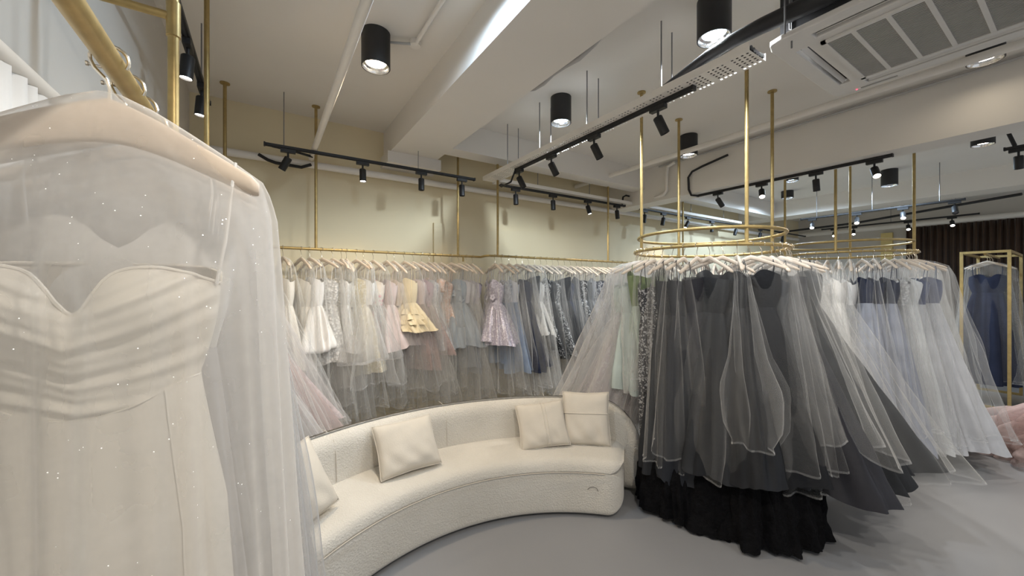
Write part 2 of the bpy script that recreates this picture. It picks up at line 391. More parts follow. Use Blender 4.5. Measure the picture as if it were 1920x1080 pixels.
# thick black bundle lying in the tray
pts = [(2.12+0.02*math.sin(i*0.9), 2.75-i*0.14, TZ+0.05+0.02*math.sin(i*0.7)+0.012*max(0, i-6)) for i in range(20)]
pipe('cable_bundle', pts, [0.010+0.0022*i for i in range(20)], 'cable', 'thick black cable bundle lying on the long tray', 'cable')
for k in range(6):
    xx = 2.04+0.025*k
    pts = [(xx+0.004*math.sin(i*0.7+k), 3.6-i*0.1395, TZ+0.016+0.003*math.sin(i*1.1+k)) for i in range(20)]
    pipe('cable', pts, 0.0125, 'cable', 'black cable lying in the long tray, %s from the left side' % ORD[k], 'cable')['group'] = 'black cables in the long tray'

# light tracks and spot heads
def track(p0, p1, label, rods=None):
    p0, p1 = Vector(p0), Vector(p1); d = (p1-p0); L = d.length
    a = math.atan2(d.y, d.x)
    t = thing('light_track', label, 'light track', p0, a)
    MB().box(0, L, -0.017, 0.017, 0, 0.022).build('track_rail', M['black'], t, smooth=False, bevel=0.002)
    MB().box(0.0, L, -0.006, 0.006, -0.004, -0.0005).build('track_slot', M['dark'], t, smooth=False)
    for x in (-0.012, L): MB().box(x, x+0.012, -0.019, 0.019, -0.004, 0.025).build('end_cap', M['black'], t, smooth=False)
    for k in (0.12, 0.5, 0.88) if rods else ():
        MB().tube([(L*k, 0, 0.02), (L*k, 0, rods-p0.z)], 0.004, 8).build('suspension_rod', M['steel'], t)
    return t
_hb = MB(); _hb.box(-0.055, 0.055, -0.017, 0.017, -0.032, -0.003); head_adapter = _hb.mesh('adapter')
_hs = MB(); _hs.tube([(0, 0, -0.03), (0, 0, -0.075)], 0.008, 10); head_stem = _hs.mesh('stem', True)
_hc = MB(); _hc.lathe([(0, 0.012), (0.024, 0.012), (0.029, 0.006), (0.029, -0.105), (0.026, -0.105), (0.025, -0.09)], 24); head_can = _hc.mesh('can', True)
_hl = MB(); _hl.disc(0.0255, -0.096, 24); head_lens = {k: _hl.mesh('lens') for k in ('lamp_warm', 'lamp_cool', 'lamp_neut', 'glass_off')}
for m, mm in ((head_adapter, 'black'), (head_stem, 'black'), (head_can, 'black')): m.materials.append(M[mm])
for k, m in head_lens.items(): m.materials.append(M[k])
def head(pos, tr_ang, pan, tilt, lens, label, power=0, col=WARM, group='black track spotlights', size=70):
    t = thing('track_spotlight', label, 'spotlight', pos, tr_ang, group)
    obj('adapter', head_adapter, None, t); obj('stem', head_stem, None, t)
    c = obj('lamp_can', head_can, None, t, loc=(0, 0, -0.082), rot=(0, tilt, pan-tr_ang))
    obj('lens', head_lens[lens], None, c)
    if power:
        ld = bpy.data.lights.new('spot', 'SPOT'); ld.energy = power; ld.color = col; ld.spot_size = math.radians(size); ld.spot_blend = 0.6; ld.shadow_soft_size = 0.02
        lo = bpy.data.objects.new('light_source', ld); C.objects.link(lo); lo.parent = c; lo.location = (0, 0, -0.11)
    return t
TRZ = 2.75
track((0.0, 3.7, TRZ), (1.90, 3.7, TRZ), 'black light track on the left of the cream wall')
track((2.25, 3.7, TRZ-0.012), (4.30, 3.7, TRZ-0.012), 'black light track in the middle of the cream wall')
track((4.66, 3.7, TRZ-0.012), (10.4, 3.7, TRZ-0.012), 'black light track on the far part of the cream wall')
track((2.10, 3.16, TRZ), (2.10, 1.30, TRZ), 'black light track under the long cable tray')
track((-0.33, 3.30, 2.84), (-0.33, 0.9, 2.84), 'black light track beside the left wall', CEIL)
track((4.56, 2.75, 2.727), (4.56, 0.99, 2.727), 'black light track under the second beam')
track((7.4, 2.68, 2.69), (7.4, 0.94, 2.69), 'black light track beyond the far round rack', CEIL)
track((9.87, 3.2, 2.79), (9.87, 1.1, 2.79), 'black light track in front of the brown curtain', CEIL)
for i, x in enumerate((0.16, 0.754, 1.312, 1.758)):
    head((x, 3.7, TRZ), 0, PI/2 if i else -0.6, (0.55, 0.12, 0.03, 0.05)[i], 'lamp_neut' if i == 1 else 'glass_off', 'black spotlight on the wall track left of the beam, %s from the left' % ORD[i], power=(0, 8, 0, 7)[i], col=WARM, size=95)  # fourth head keeps an unlit lens, its light is added for the dresses
for i, x in enumerate((2.445, 3.0, 3.59, 4.15)):
    head((x, 3.7, TRZ-0.012), 0, PI/2+0.4, (0.05, 0.05, 0.30, 0.1)[i], 'lamp_neut' if i == 2 else 'glass_off', 'black spotlight on the middle wall track, %s from the cable tray corner' % ORD[i], power=(0, 0, 30, 0)[i], size=95)
for i, x in enumerate((4.75, 5.2, 5.85, 6.56, 7.37, 8.3, 9.3)):
    head((x, 3.7, TRZ-0.012), 0, -PI/2+1.2, (0.1, 0.2, 0.5, 0.05, 0.3, 0.2, 0.2)[i], 'lamp_neut' if i in (2, 5) else 'glass_off', 'black spotlight on the far wall track, %s from the cable arch' % ORD[i], power=(0, 0, 14, 0, 0, 14, 0)[i], size=90)
for i, y in enumerate((3.115, 2.613, 2.097, 1.534)):
    head((2.10, y, TRZ), PI/2, 2.565, 0.45, 'glass_off', 'tilted black spotlight under the long cable tray, %s from the wall' % ORD[i], group='tilted spotlights under the cable tray')
for i, y in enumerate((3.02, 2.52)):
    head((-0.33, y, 2.84), PI/2, 0, 0.08, 'lamp_neut', 'lit black spotlight beside the left wall, %s from the back wall' % ORD[i], power=4, col=NEUT)
for i, (y, lit, tl) in enumerate(((2.50, 0, 0.7), (2.02, 1, 0.7), (1.53, 0, 0.1), (1.10, 1, 0.7))):
    head((4.56, y, 2.727), PI/2, 0.5 if lit else PI*0.9, tl, 'lamp_warm' if lit else 'glass_off', 'black spotlight under the second beam, %s from the wall' % ORD[i], power=12*lit, size=100)
for i, y in enumerate((2.53, 1.98, 1.49, 1.02)):
    head((7.4, y, 2.69), PI/2, 0.25, 0.75, 'glass_off' if i == 3 else 'lamp_neut', 'black spotlight beyond the far round rack, %s from the wall' % ORD[i], power=0 if i == 3 else 12, size=100)
for i, y in enumerate((3.0, 2.69, 1.92, 1.39)):
    head((9.87, y, 2.79), PI/2, 0.25, 0.75, 'lamp_neut', 'lit spotlight in front of the brown curtain, %s from the wall' % ORD[i], power=12, size=100)
pipe('black_cable', [(9.6, 3.9, 2.80), (9.55, 2.6, 2.82), (9.0, 1.2, 2.86), (8.8, 0.6, 2.88)], 0.02, 'cable', 'long black cable drooping before the far curtain', 'cable')
pipe('far_pipe', [(10.9, YN, 2.84), (10.9, 4.0, 2.84)], 0.05, 'pipe', 'white pipe above the brown curtain')
track((5.62, 0.47, 2.83), (5.62, -0.6, 2.83), 'short black light track at the right edge')
for i, y in enumerate((0.40, 0.27)):
    head((5.62, y, 2.83), PI/2, PI, 0.35, 'glass_off', ('black spotlight at the right edge, farther one', 'black spotlight at the right edge, nearer one')[i])
pipe('black_cable', [(5.62, 0.44, CEIL), (5.62, 0.46, 3.0), (5.62, 0.42, 2.855)], 0.014, 'cable', 'black cable dropping to the track at right edge', 'cable')

# air conditioner cassette
def air_conditioner():
    X0, X1, Y0, Y1, Z = 2.13, 3.08, -0.02, 0.93, 2.81
    t = thing('air_conditioner', 'white ceiling cassette air conditioner with grey intake grille', 'air conditioner', ((X0+X1)/2, (Y0+Y1)/2, Z))
    h = (X1-X0)/2
    # face panel with slots cut: built from a grid with holes
    xs = [-h, -h+0.075, -h+0.125, -0.30, 0.30, h-0.125, h-0.075, h]
    V = []; F = []
    for y in xs:
        for x in xs: V.append((x, y, 0))
    for j in range(7):
        for i in range(7):
            slot = (i in (1, 5) and 3 <= j <= 3) or (j in (1, 5) and i == 3)
            if slot: continue
            F.append((j*8+i, j*8+i+1, (j+1)*8+i+1, (j+1)*8+i))
    # round the outer corners
    for k, (x, y, z) in enumerate(V):
        if abs(abs(x)-h) < 1e-6 and abs(abs(y)-h) < 1e-6: V[k] = (x*0.965, y*0.965, 0)
    o = obj('face_panel', mesh_np('face_panel', V, F, False), M['plastic'], t); so = o.modifiers.new('s', 'SOLIDIFY'); so.thickness = 0.03; so.offset = 1
    bv = o.modifiers.new('b', 'BEVEL'); bv.width = 0.006; bv.segments = 2
    MB().box(-h+0.05, h-0.05, -h+0.05, h-0.05, 0.05, CEIL-Z-0.06).build('housing', M['dark'], t, smooth=False)
    for a in range(4):
        f = MB().box(-0.29, 0.29, -0.013, 0.013, -0.002, 0.002).build('air_flap', M['plastic'], t, smooth=False, bevel=0.002)
        ang = a*PI/2; f.rotation_euler = (0.95, 0, ang); f.location = (math.sin(ang)*(h-0.098), -math.cos(ang)*(h-0.098), 0.014)
    # intake grille: frame, ribs and fine slats
    g = MB()
    q = 0.30
    for (a, b, c, d) in ((-q, q, -q, -q+0.02), (-q, q, q-0.02, q), (-q, -q+0.02, -q, q), (q-0.02, q, -q, q)): g.box(a, b, c, d, -0.012, 0.0)
    gr = g.build('grille_frame', M['plastic'], t, smooth=False)
    for k in range(4):
        y = -q+0.6*(k+1)/5
        MB().box(-q+0.02, q-0.02, y-0.009, y+0.009, -0.011, 0.0).build('grille_rib', M['plastic'], gr, smooth=False)
    s = MB(); n = 40
    for k in range(n):
        x = -q+0.025+(0.55)*k/(n-1); s.box(x-0.0035, x+0.0035, -q+0.02, q-0.02, -0.009, -0.002)
    sl = s.build('grille_slats', M['grille'], gr, smooth=False); sl['kind'] = 'stuff'
    MB().box(-q, q, -q, q, -0.001, -0.0003).build('grille_back', M['dark'], gr, smooth=False)
    MB().box(h-0.04, h-0.028, 0.18, 0.34, -0.004, -0.001).build('status_strip', M['grille'], t, smooth=False)
    l = MB(); l.disc(0.004, -0.004, 12, (h-0.034, 0.36)); l.build('status_led', M['led'], t, smooth=False)
    for sx in (-1, 1):
        for sy in (-1, 1):
            MB().tube([(sx*(h-0.03), sy*(h-0.1), 0.05), (sx*(h-0.03), sy*(h-0.1), CEIL-Z)], 0.005, 8).build('suspension_rod', M['steel'], t)
    return t
air_conditioner()

# ------------------------------------------------------------------ racks
def tube_part(name, pts, r, parent, closed=False, n=14, mat='gold'):
    return MB().tube(pts, r, n, closed).build(name, M[mat], parent)
def ring_rack(cx, cy, R, zu, zl, poles, label):
    t = thing('ring_rack', label, 'clothes rack', (cx, cy, 0))
    tube_part('upper_ring', arc((0, 0, zu), R, 0, 2*PI, 96)[:-1], 0.012, t, True)
    tube_part('hanging_ring', arc((0, 0, zl), R+0.025, 0, 2*PI, 96)[:-1], 0.0125, t, True)
    for (px, py) in poles:
        p = tube_part('pole', [(px-cx, py-cy, zl-0.0), (px-cx, py-cy, CEIL)], 0.0125, t)
        f = MB(); f.lathe([(0.0, 0), (0.034, 0), (0.034, -0.008), (0.013, -0.012)], 24); f.build('ceiling_flange', M['gold'], p, loc=(px-cx, py-cy, CEIL))
    return t
R1 = (3.08, 1.78); R2 = (5.374, 1.552); RR = 0.54
ring_rack(*R1, RR, 2.012, 1.890, [(2.635, 2.084), (3.53, 1.483), (3.37, 2.228), (2.79, 1.33)], 'near round gold rack hung from the ceiling, full of dark gowns')
ring_rack(*R2, RR, 2.055, 1.945, [(5.46, 1.02), (5.28, 2.08), (4.84, 1.46), (5.90, 1.64)], 'far round gold rack hung from the ceiling, full of pale gowns')
def flange(p, x, y):
    f = MB(); f.lathe([(0.0, 0), (0.034, 0), (0.034, -0.008), (0.013, -0.012)], 24); f.build('ceiling_flange', M['gold'], p, loc=(x, y, CEIL))
Y1, Z1 = 3.84, 1.935
t = thing('wall_rail', 'long gold wall rail carrying the ivory and pastel dresses', 'clothes rack', (0, 0, 0))
tube_part('rail', [(-0.45, Y1, Z1), (2.06, Y1, Z1)], 0.0125, t)
for x in (0.383, 1.777):
    p = tube_part('pole', [(x, Y1, Z1), (x, Y1, CEIL)], 0.0125, t); flange(p, x, Y1)
tube_part('rail_foot', [(1.84, Y1, Z1), (1.84, Y1, Z1-0.06)], 0.010, t)
Y2, Z2 = 3.62, 1.935
t = thing('wall_rail', 'gold wall rail carrying the dark dresses behind the round rack', 'clothes rack', (0, 0, 0))
tube_part('rail', [(2.06, 3.84, Z2), (2.03, 3.68, Z2), (2.05, 3.63, Z2), (2.12, Y2, Z2), (6.2, Y2, Z2)], 0.0125, t)
for x in (2.16, 3.90, 5.6):
    p = tube_part('pole', [(x, Y2+0.01, Z2), (x, Y2+0.01, 2.95)], 0.0125, t)
# front rack against the left wall
XB, ZB = -0.222, 1.985
t = thing('front_rack', 'thick gold rack rail beside the camera carrying bridal gowns', 'clothes rack', (0, 0, 0))
tube_part('rail', [(XB, 0.15, ZB), (XB, 1.59, ZB)], 0.017, t)
for y in (0.955, 1.03):
    b = MB(); b.tube([(XB-0.012, y, ZB), (XB-0.036, y, ZB+0.002)], 0.0022, 8); b.tube([(XB-0.036, y, ZB+0.002), (XB-0.039, y, ZB+0.002)], 0.0042, 10); b.build('bolt', M['chrome'], t)
p = tube_part('post', [(-0.245, 1.60, 0), (-0.245, 1.60, CEIL)], 0.0145, t, n=20)
c = MB(); c.lathe([(0.0146, -0.05), (0.0185, -0.048), (0.0185, 0.06), (0.0146, 0.062)], 20); c.build('collar', M['gold'], p, loc=(-0.245, 1.60, 2.44))
tube_part('wall_arm', [(-0.245, 1.60, 2.455), (XL, 1.60, 2.455)], 0.0125, t)
tube_part('post', [(-0.245, 0.12, 0), (-0.245, 0.12, CEIL)], 0.0145, t)
XB2, ZB2 = -0.27, 2.05
t = thing('side_rack', 'thin gold rack against the left wall behind the bridal gowns', 'clothes rack', (0, 0, 0))
tube_part('rail', [(XB2, 2.55, ZB2), (XB2, 3.8, ZB2)], 0.0125, t)
for y in (2.67, 3.79):
    p = tube_part('pole', [(XB2, y, ZB2), (XB2, y, CEIL)], 0.0125, t); flange(p, XB2, y)
# small floor rack at far right
def floor_rack(x0, x1, y0, y1, z, label):
    t = thing('floor_rack', label, 'clothes rack', (x0, y0, 0))
    W, L = y1-y0, x1-x0
    def bar(n, a, b, c, d, e, f): MB().box(a, b, c, d, e, f).build(n, M['gold'], t, smooth=False, bevel=0.002)
    q = 0.016
    for (x, y) in ((0, 0), (0, W), (L, 0), (L, W)): bar('post', x-q, x+q, y-q, y+q, 0, z)
    for x in (0, L): bar('cross_bar', x-q, x+q, q, W-q, z-2*q, z); bar('foot_bar', x-q, x+q, q, W-q, 0.0, 2*q)
    for y in (0, W): bar('top_bar', q, L-q, y-q, y+q, z-2*q, z)
    bar('hanging_bar', q, L-q, W/2-0.012, W/2+0.012, z-2*q-0.024, z-2*q)
FR1 = (8.0, 9.3, 0.64, 1.04, 2.07); FR2 = (8.05, 9.3, 0.0, 0.40, 2.07)
floor_rack(*FR1, 'gold floor standing rack holding the navy gown at far right')
floor_rack(*FR2, 'gold floor standing rack cut by the right edge')

# curtains
def curtain(name, p0, p1, z0, z1, n_fold, amp, mat, label, cat='curtain', seed=1):
    r = np.random.default_rng(seed)
    p0, p1 = np.array(p0), np.array(p1); d = p1-p0; L = np.linalg.norm(d); d = d/L; nrm = np.array([-d[1], d[0]])
    nc = n_fold*10+1; nr = 14
    s = np.linspace(0, 1, nc); ph = np.cumsum(r.uniform(0.6, 1.4, nc)); ph = ph/ph[-1]*n_fold*2*PI
    V = []
    for i in range(nr):
        tz = i/(nr-1); a = amp*(0.8+0.4*tz)
        off = a*np.sin(ph+0.3*math.sin(3*tz))+0.3*a*np.sin(2.3*ph+1+tz)
        for k in range(nc):
            q = p0+d*s[k]*L+nrm*off[k]; V.append((q[0], q[1], z1+(z0-z1)*tz))
    o = obj(name, mesh_np(name, np.array(V), grid_faces(nr, nc, False)), M[mat])
    so = o.modifiers.new('s', 'SOLIDIFY'); so.thickness = 0.004
    return tag(o, label, cat)
curtain('brown_curtain', (11.08, 0.70), (11.08, 2.18), 0.02, 2.80, 16, 0.05, 'curtain', 'dark brown floor length curtain on the far wall')
o = MB().box(11.12, 11.2, 2.40, 2.58, 0, 2.74).build('wall_panel', M['panel'], smooth=False); tag(o, 'narrow yellow upright panel beside the brown curtain', 'panel')
cw = curtain('white_curtain', (-0.44, 0.35), (-0.44, 1.50), 0.05, 2.04, 22, 0.014, 'paper', 'white pleated curtain against the left wall behind the front rack', seed=3)
o = MB().tube([(-0.44, 0.3, 2.06), (-0.44, 1.55, 2.06)], 0.02, 12).build('curtain_rail', M['pipe']); tag(o, 'white curtain rail on the left wall', 'curtain rail')
# ------------------------------------------------------------------ hangers
def hanger_body_mesh():
    n = 25; m = 12; V = []
    for i in range(n):
        s = -1+2*i/(n-1); x = 0.205*s; a = abs(s)
        zc = -0.092-0.092*a**1.12
        hh = 0.0165*(1-0.35*a)*(1 if a < 0.97 else 0.55); th = 0.0085*(1+0.5*a)*(1 if a < 0.97 else 0.6)
        y = -0.012*a*a
        for k in range(m):
            q = 2*PI*k/m; V.append((x, y+th*math.copysign(abs(math.cos(q))**0.7, math.cos(q)), zc+hh*math.copysign(abs(math.sin(q))**0.8, math.sin(q))))
    F = [tuple(f) for f in grid_faces(n, m)] + [tuple(range(m))[::-1], tuple((n-1)*m+k for k in range(m))]
    return mesh_np('hanger_body', V, F)
def hook_mesh(k=1.0, w=0.0021):
    pts = [(0, 0.0, -0.09), (0, 0.0, -0.05), (0, 0.004, -0.035), (0, 0.014*k, -0.018)] + [(0, 0.0185*k*math.cos(a), 0.0185*k*math.sin(a)) for a in np.linspace(-0.55, PI+0.5, 14)]
    return MB().tube(pts, w, 8).mesh('hook', True)
HB = hanger_body_mesh(); HB.materials.append(M['wood']); HK = hook_mesh(); HK.materials.append(M['chrome']); HKB = hook_mesh(1.32, 0.0027); HKB.materials.append(M['chrome'])
def hanger(pos, rotz, label, group, tiltx=0.0, hook_rot=None):
    o = obj('wooden_hanger', HB, None, None, pos, (0, tiltx, rotz)); tag(o, label, 'hanger', group)
    k = obj('hook', HKB if 'front rack' in (group or '') else HK, None, o)
    k.rotation_euler = (0, 0, PI/2 + ((hook_rot-rotz) if hook_rot is not None else 0))
    return o

# ------------------------------------------------------------------ gowns
TH = {n: np.linspace(0, 2*PI, n, endpoint=False) for n in (48, 64, 96, 120, 200, 240, 360)}
def folds(r, th, ks, seedspread=1.0):
    f = np.zeros_like(th)
    wob = 0.9*np.sin(th+r.uniform(0, 6.28))+0.6*np.sin(2*th+r.uniform(0, 6.28))
    for k, a in ks: f = f + a*np.sin(k*th+r.uniform(0, 2*PI)+wob*(0.25*k)**0.7)*(1+0.5*np.sin(th*2+r.uniform(0, 6.28)))
    return f
def loft_gown(name, prof, mat, parent, r, nth_=96, pleat=0.0, ks=((4, .6), (7, .6), (11, .4), (18, .2)), lean=(0, 0), hem_var=0.02, hemmat=None, twist=0.0, hem_rows=1, crumple=0.0, pow_=2.0):
    """prof: list of (z, a, b, amp) from top down; superellipse rings with growing folds; lean is a sideways drift of the hem"""
    th = TH[nth_]
    f1 = folds(r, th, ks); f2 = folds(r, th, ks)
    ct, st = np.cos(th), np.sin(th)
    sx = np.sign(ct)*np.abs(ct)**(2/pow_); sy = np.sign(st)*np.abs(st)**(2/pow_)
    z0, z1 = prof[0][0], prof[-1][0]
    hv = folds(r, th, ((1, .5), (2, .5), (3, .4), (5, .35)))*hem_var
    rows = []
    P = np.array(prof)
    nz = len(prof)
    for i, (z, a, b, amp) in enumerate(prof):
        t = (z-z0)/(z1-z0)
        tw = twist*t
        f = f1*(1-tw)+f2*tw
        g = pleat*amp*f
        if crumple:
            g = g + crumple*t*0.5*(np.sin(9*th+7*t*PI+f2)+np.sin(5*th-11*t+f1))*0.5
        # folds displace outwards by an absolute amount so thin sides stay thin
        da = g*(0.45*a+0.55*b)
        x = (a+da)*sx; y = (b+da*0.9)*sy
        dx = lean[0]*t**1.3; dy = lean[1]*t**1.3
        rows.append(np.stack([x+dx, y+dy, z+hv*t**2], -1))
    V = np.concatenate(rows)
    F = grid_faces(nz, nth_)
    mats = [mat]; mi = None
    if hemmat is not None:
        mats.append(hemmat); mi = np.zeros(len(F), int); mi[-nth_*hem_rows:] = 1
    o = obj(name, mesh_np(name, V, F, True, mats, mi), None, parent)
    return o
def interp_prof(keys, n):
    """keys: (z,a,b,amp) control rows -> n smooth rows"""
    K = np.array(keys, float); L = np.concatenate([[0], np.cumsum(np.abs(np.diff(K[:, 0]))+0.35*np.abs(np.diff(K[:, 1])))])
    s = np.linspace(0, L[-1], n)
    return [tuple(np.interp(q, L, K[:, j]) for j in range(4)) for q in s]
def bodice(parent, r, mat, ztop, zw, aw, at, b, style='sweet', nth_=48, nr=9, lean0=(0, 0)):
    th = TH[nth_]; ct, st = np.cos(th), np.sin(th)
    xa = ct
    front = st < 0
    zt = np.full(nth_, ztop)
    if style == 'sweet':
        zt = zt - 0.045*np.exp(-(xa/0.22)**2)*front - 0.03*np.abs(xa)**4 - 0.02*(~front)
        zt = zt + 0.012*np.exp(-((np.abs(xa)-0.5)/0.25)**2)*front
    elif style == 'point':
        zt = zt + 0.05*np.exp(-((np.abs(xa)-0.75)/0.18)**2)*front - 0.03*np.exp(-(xa/0.4)**2)
    elif style == 'one':
        zt = zt + 0.08*xa*0.6
    else:
        zt = zt - 0.012*np.abs(xa)**2
    f = folds(r, th, ((3, .4), (5, .4), (8, .3)))
    rows = []
    for i in range(nr):
        s = i/(nr-1)
        a = aw+(at-aw)*math.sin(s*PI/2)**1.0; bb = b*(0.75+0.35*math.sin(s*PI*0.62))
        k = 1+0.045*f*math.sin(s*PI)
        rows.append(np.stack([a*k*ct, bb*k*st, zw+(zt-zw)*s], -1))
    V = np.concatenate(rows[::-1])
    return obj('bodice', mesh_np('bodice', V, grid_faces(nr, nth_), True, [mat]), None, parent)
def strap_loops(parent, zt, at, mat, up=-0.115, nm='hanger_loop'):
    for sgn in (-1, 1):
        MB().tube([(sgn*at*0.75, -0.02, zt-0.01), (sgn*at*0.80, -0.014, (zt+up)/2), (sgn*0.125, 0.0, up-0.02), (sgn*0.125, 0.012, up), (sgn*at*0.8, 0.02, (zt+up)/2), (sgn*at*0.75, 0.025, zt-0.01)], 0.0028, 5).build(nm, mat, parent)
COVER_TOP = [(-0.078, 0.012, 0.010, 0.0), (-0.088, 0.055, 0.018, 0.05), (-0.115, 0.125, 0.028, 0.10), (-0.150, 0.196, 0.034, 0.15), (-0.172, 0.218, 0.036, 0.2), (-0.205, 0.224, 0.042, 0.3)]
def tulle_cover(parent, r, L, A, B, lean=(0, 0), mat=None, hem=None, pleat=0.42, crumple=0.16, nth_=96, nr=22, bulge=False):
    keys = COVER_TOP + [(-0.36, 0.225, 0.07, 0.5), (-0.36-(L-0.36)*0.4, 0.225+(A-0.225)*0.5, 0.07+(B-0.07)*0.55, 0.8), (-L+0.04, A, B, 1.0)]
    if bulge:
        keys[-1:] = [(-L*0.72, A*1.04, B*1.15, 0.9), (-L*0.88, A*1.03, B*1.1, 0.9), (-L+0.03, A*0.86, B*0.72, 0.8)]; A *= 0.84; B *= 0.70
    prof = interp_prof(keys, nr) + [(-L+0.012, A*1.01, B*1.01, 1.0), (-L, A*1.01, B*1.01, 1.0)]
    return loft_gown('tulle_cover', prof, mat or M['tulle'], parent, r, nth_, pleat, lean=lean, hem_var=0.035, hemmat=hem or M['tulle_hem'], twist=0.7, crumple=crumple)
def gown(pos, rotz, label, group, spec, hang_label, hang_group, seed, lean=(0, 0), tiltx=0.0):
    r = np.random.default_rng(seed)
    t = thing('evening_gown' if spec.get('long', True) else 'short_dress', label, 'dress', pos, rotz, group)
    t.rotation_euler = (0, tiltx, rotz)
    col = spec['col']; kind = spec.get('kind', 'satin'); scol = spec.get('skirt', col); skind = spec.get('skind', kind)
    bm = fabric(col, kind); sm = spec['smat'] if 'smat' in spec else fabric(scol, skind)
    zt = -spec.get('top', 0.27); zw = zt-spec.get('bod', 0.25); L = spec.get('len', 1.6); at = spec.get('at', 0.165); aw = spec.get('aw', 0.135)
    b = spec.get('b', 0.065)
    A = spec.get('A', 0.26); B = spec.get('B', 0.11); pl = spec.get('pleat', 0.35)
    bodice(t, r, bm, zt, zw, aw, at, b, spec.get('neck', 'sweet'))
    lt = (lean[0], lean[1])
    p = spec.get('p', 0.8)
    keys = [(zw+0.01, aw*1.01, b*0.78, 0.0)]
    for q in (0.08, 0.2, 0.35, 0.55, 0.78, 1.0):
        keys.append((zw+0.01-(L+zw)*q, aw+(A-aw)*q**p, b*0.8+(B-b*0.8)*q**p, min(1, 0.25+q)))
    if spec.get('bubble'):
        z = keys[-1][0]; keys += [(z-0.02, A*0.85, B*0.85, 1), (z+0.0, A*0.6, B*0.6, 1)]
    loft_gown('skirt', interp_prof(keys, 18), sm, t, r, 96, pl, lean=(lt[0]*0.9, lt[1]*0.9), hem_var=spec.get('hem', 0.02), twist=0.5, crumple=spec.get('crumple', 0.04))
    if spec.get('train'):  # heavy underskirt reaching the floor
        fl = pos[2]-0.02
        kk = [(-L*0.82, A*0.55, B*0.5, .3), (-L, A*0.9, B*1.0, .8), (-fl+0.0, A*1.08, B*1.15, 1)]
        kk[2] = (-fl, A*0.88, B*1.2, 1)
        loft_gown('underskirt', interp_prof(kk, 12), fabric(spec.get('tcol', (0.006, 0.006, 0.007)), 'fluff'), t, r, 120, 0.20, ks=((3, .5), (6, .5), (11, .4), (23, .3)), lean=(lt[0]*0.75, lt[1]*0.75), hem_var=0.0, twist=0.6, crumple=0.25)
    if spec.get('tiers'):  # ruffle tiers
        for k in range(spec['tiers']):
            q0 = 0.15+0.75*k/spec['tiers']; z = zw-(L+zw)*q0; hh = (L+zw)*0.9/spec['tiers']
            a = aw+(A-aw)*q0**p; bb = b*.8+(B-b*.8)*q0**p
            loft_gown('ruffle', [(z, a, bb, .2), (z-hh*.4, a*1.06+.006, bb*1.1+.008, .7), (z-hh, a*1.1+.012, bb*1.15+.016, 1)], bm, t, r, 96, 0.22, ks=((5, .5), (9, .5), (15, .4), (22, .3)), lean=(lt[0]*q0**1.3, lt[1]*q0**1.3), hem_var=0.012)
    if spec.get('bow'):
        bmz = zt-0.03
        for sg in (-1, 1):
            V = []; n = 12; m = 10
            for i in range(n):
                u = i/(n-1)
                for k in range(m):
                    q = 2*PI*k/m; rad = 0.015+0.06*math.sin(u*PI*0.75)
                    V.append((sg*(0.01+0.13*u), -0.085-0.03*math.sin(u*PI)+rad*0.5*math.cos(q), bmz-0.03*u+rad*math.sin(q)))
            obj('bow_loop', mesh_np('bow', np.array(V), grid_faces(n, m), True, [bm]), None, t)
        MB().lathe([(0, 0.03), (0.02, 0.02), (0.026, 0), (0.02, -0.02), (0, -0.03)], 14).build('bow_knot', bm, t, loc=(0, -0.10, bmz))
    if spec.get('flowers'):
        rr = np.random.default_rng(seed+5); fm = fabric(spec['flowers'], 'matte')
        fmh = MB()
        for k in range(5):
            a = 2*PI*k/5; c = (0.02*math.cos(a), 0.02*math.sin(a))
            fmh.add([(c[0]+0.016*math.cos(q), c[1]+0.016*math.sin(q), 0.006*math.cos(2*q)) for q in np.linspace(0, 2*PI, 7)[:-1]], [tuple(range(6))])
        fme = fmh.mesh('flower', True); fme.materials.append(fm)
        for k in range(spec.get('nflow', 14)):
            an = rr.uniform(PI, 2*PI); zz = rr.uniform(zw-0.25, zt-0.02); rad = (0.07 if zz > zw else 0.075+0.2*(zw-zz)*B)
            obj('flower_applique', fme, None, t, loc=(math.cos(an)*0.14, math.sin(an)*rad-0.012, zz), rot=(PI/2+rr.uniform(-.4, .4), rr.uniform(-.5, .5), an+PI/2))
    if spec.get('loops', True): strap_loops(t, zt, at, fabric(spec.get('loopcol', col), 'satin'))
    if spec.get('cover', True):
        cl = spec.get('clen', 1.45)
        tulle_cover(t, r, cl, spec.get('cA', max(A+0.03, 0.25)), spec.get('cB', max(B+0.02, 0.10)), lean=(lt[0]*cl/L, lt[1]*cl/L), mat=spec.get('cmat'), pleat=spec.get('cpleat', 0.42), bulge=spec.get('bulge', False), crumple=spec.get('ccr', 0.16))
    hanger(pos, rotz, hang_label, hang_group, tiltx)
    return t
BLACK = (0.016, 0.017, 0.020); CHAR = (0.030, 0.032, 0.036); NAVY = (0.022, 0.028, 0.055); DGREY = (0.07, 0.075, 0.08)
IVORY = (0.72, 0.69, 0.62); WHITE = (0.76, 0.75, 0.73); CREAM = (0.74, 0.68, 0.52); BLUSH = (0.70, 0.54, 0.49); PINK = (0.66, 0.46, 0.48); MINT = (0.50, 0.60, 0.54)
GREEN = (0.16, 0.21, 0.09); MAUVE = (0.42, 0.33, 0.38); BLUE = (0.38, 0.47, 0.64); GRBL = (0.30, 0.34, 0.38); LAV = (0.47, 0.43, 0.53); PEACH = (0.68, 0.46, 0.36)

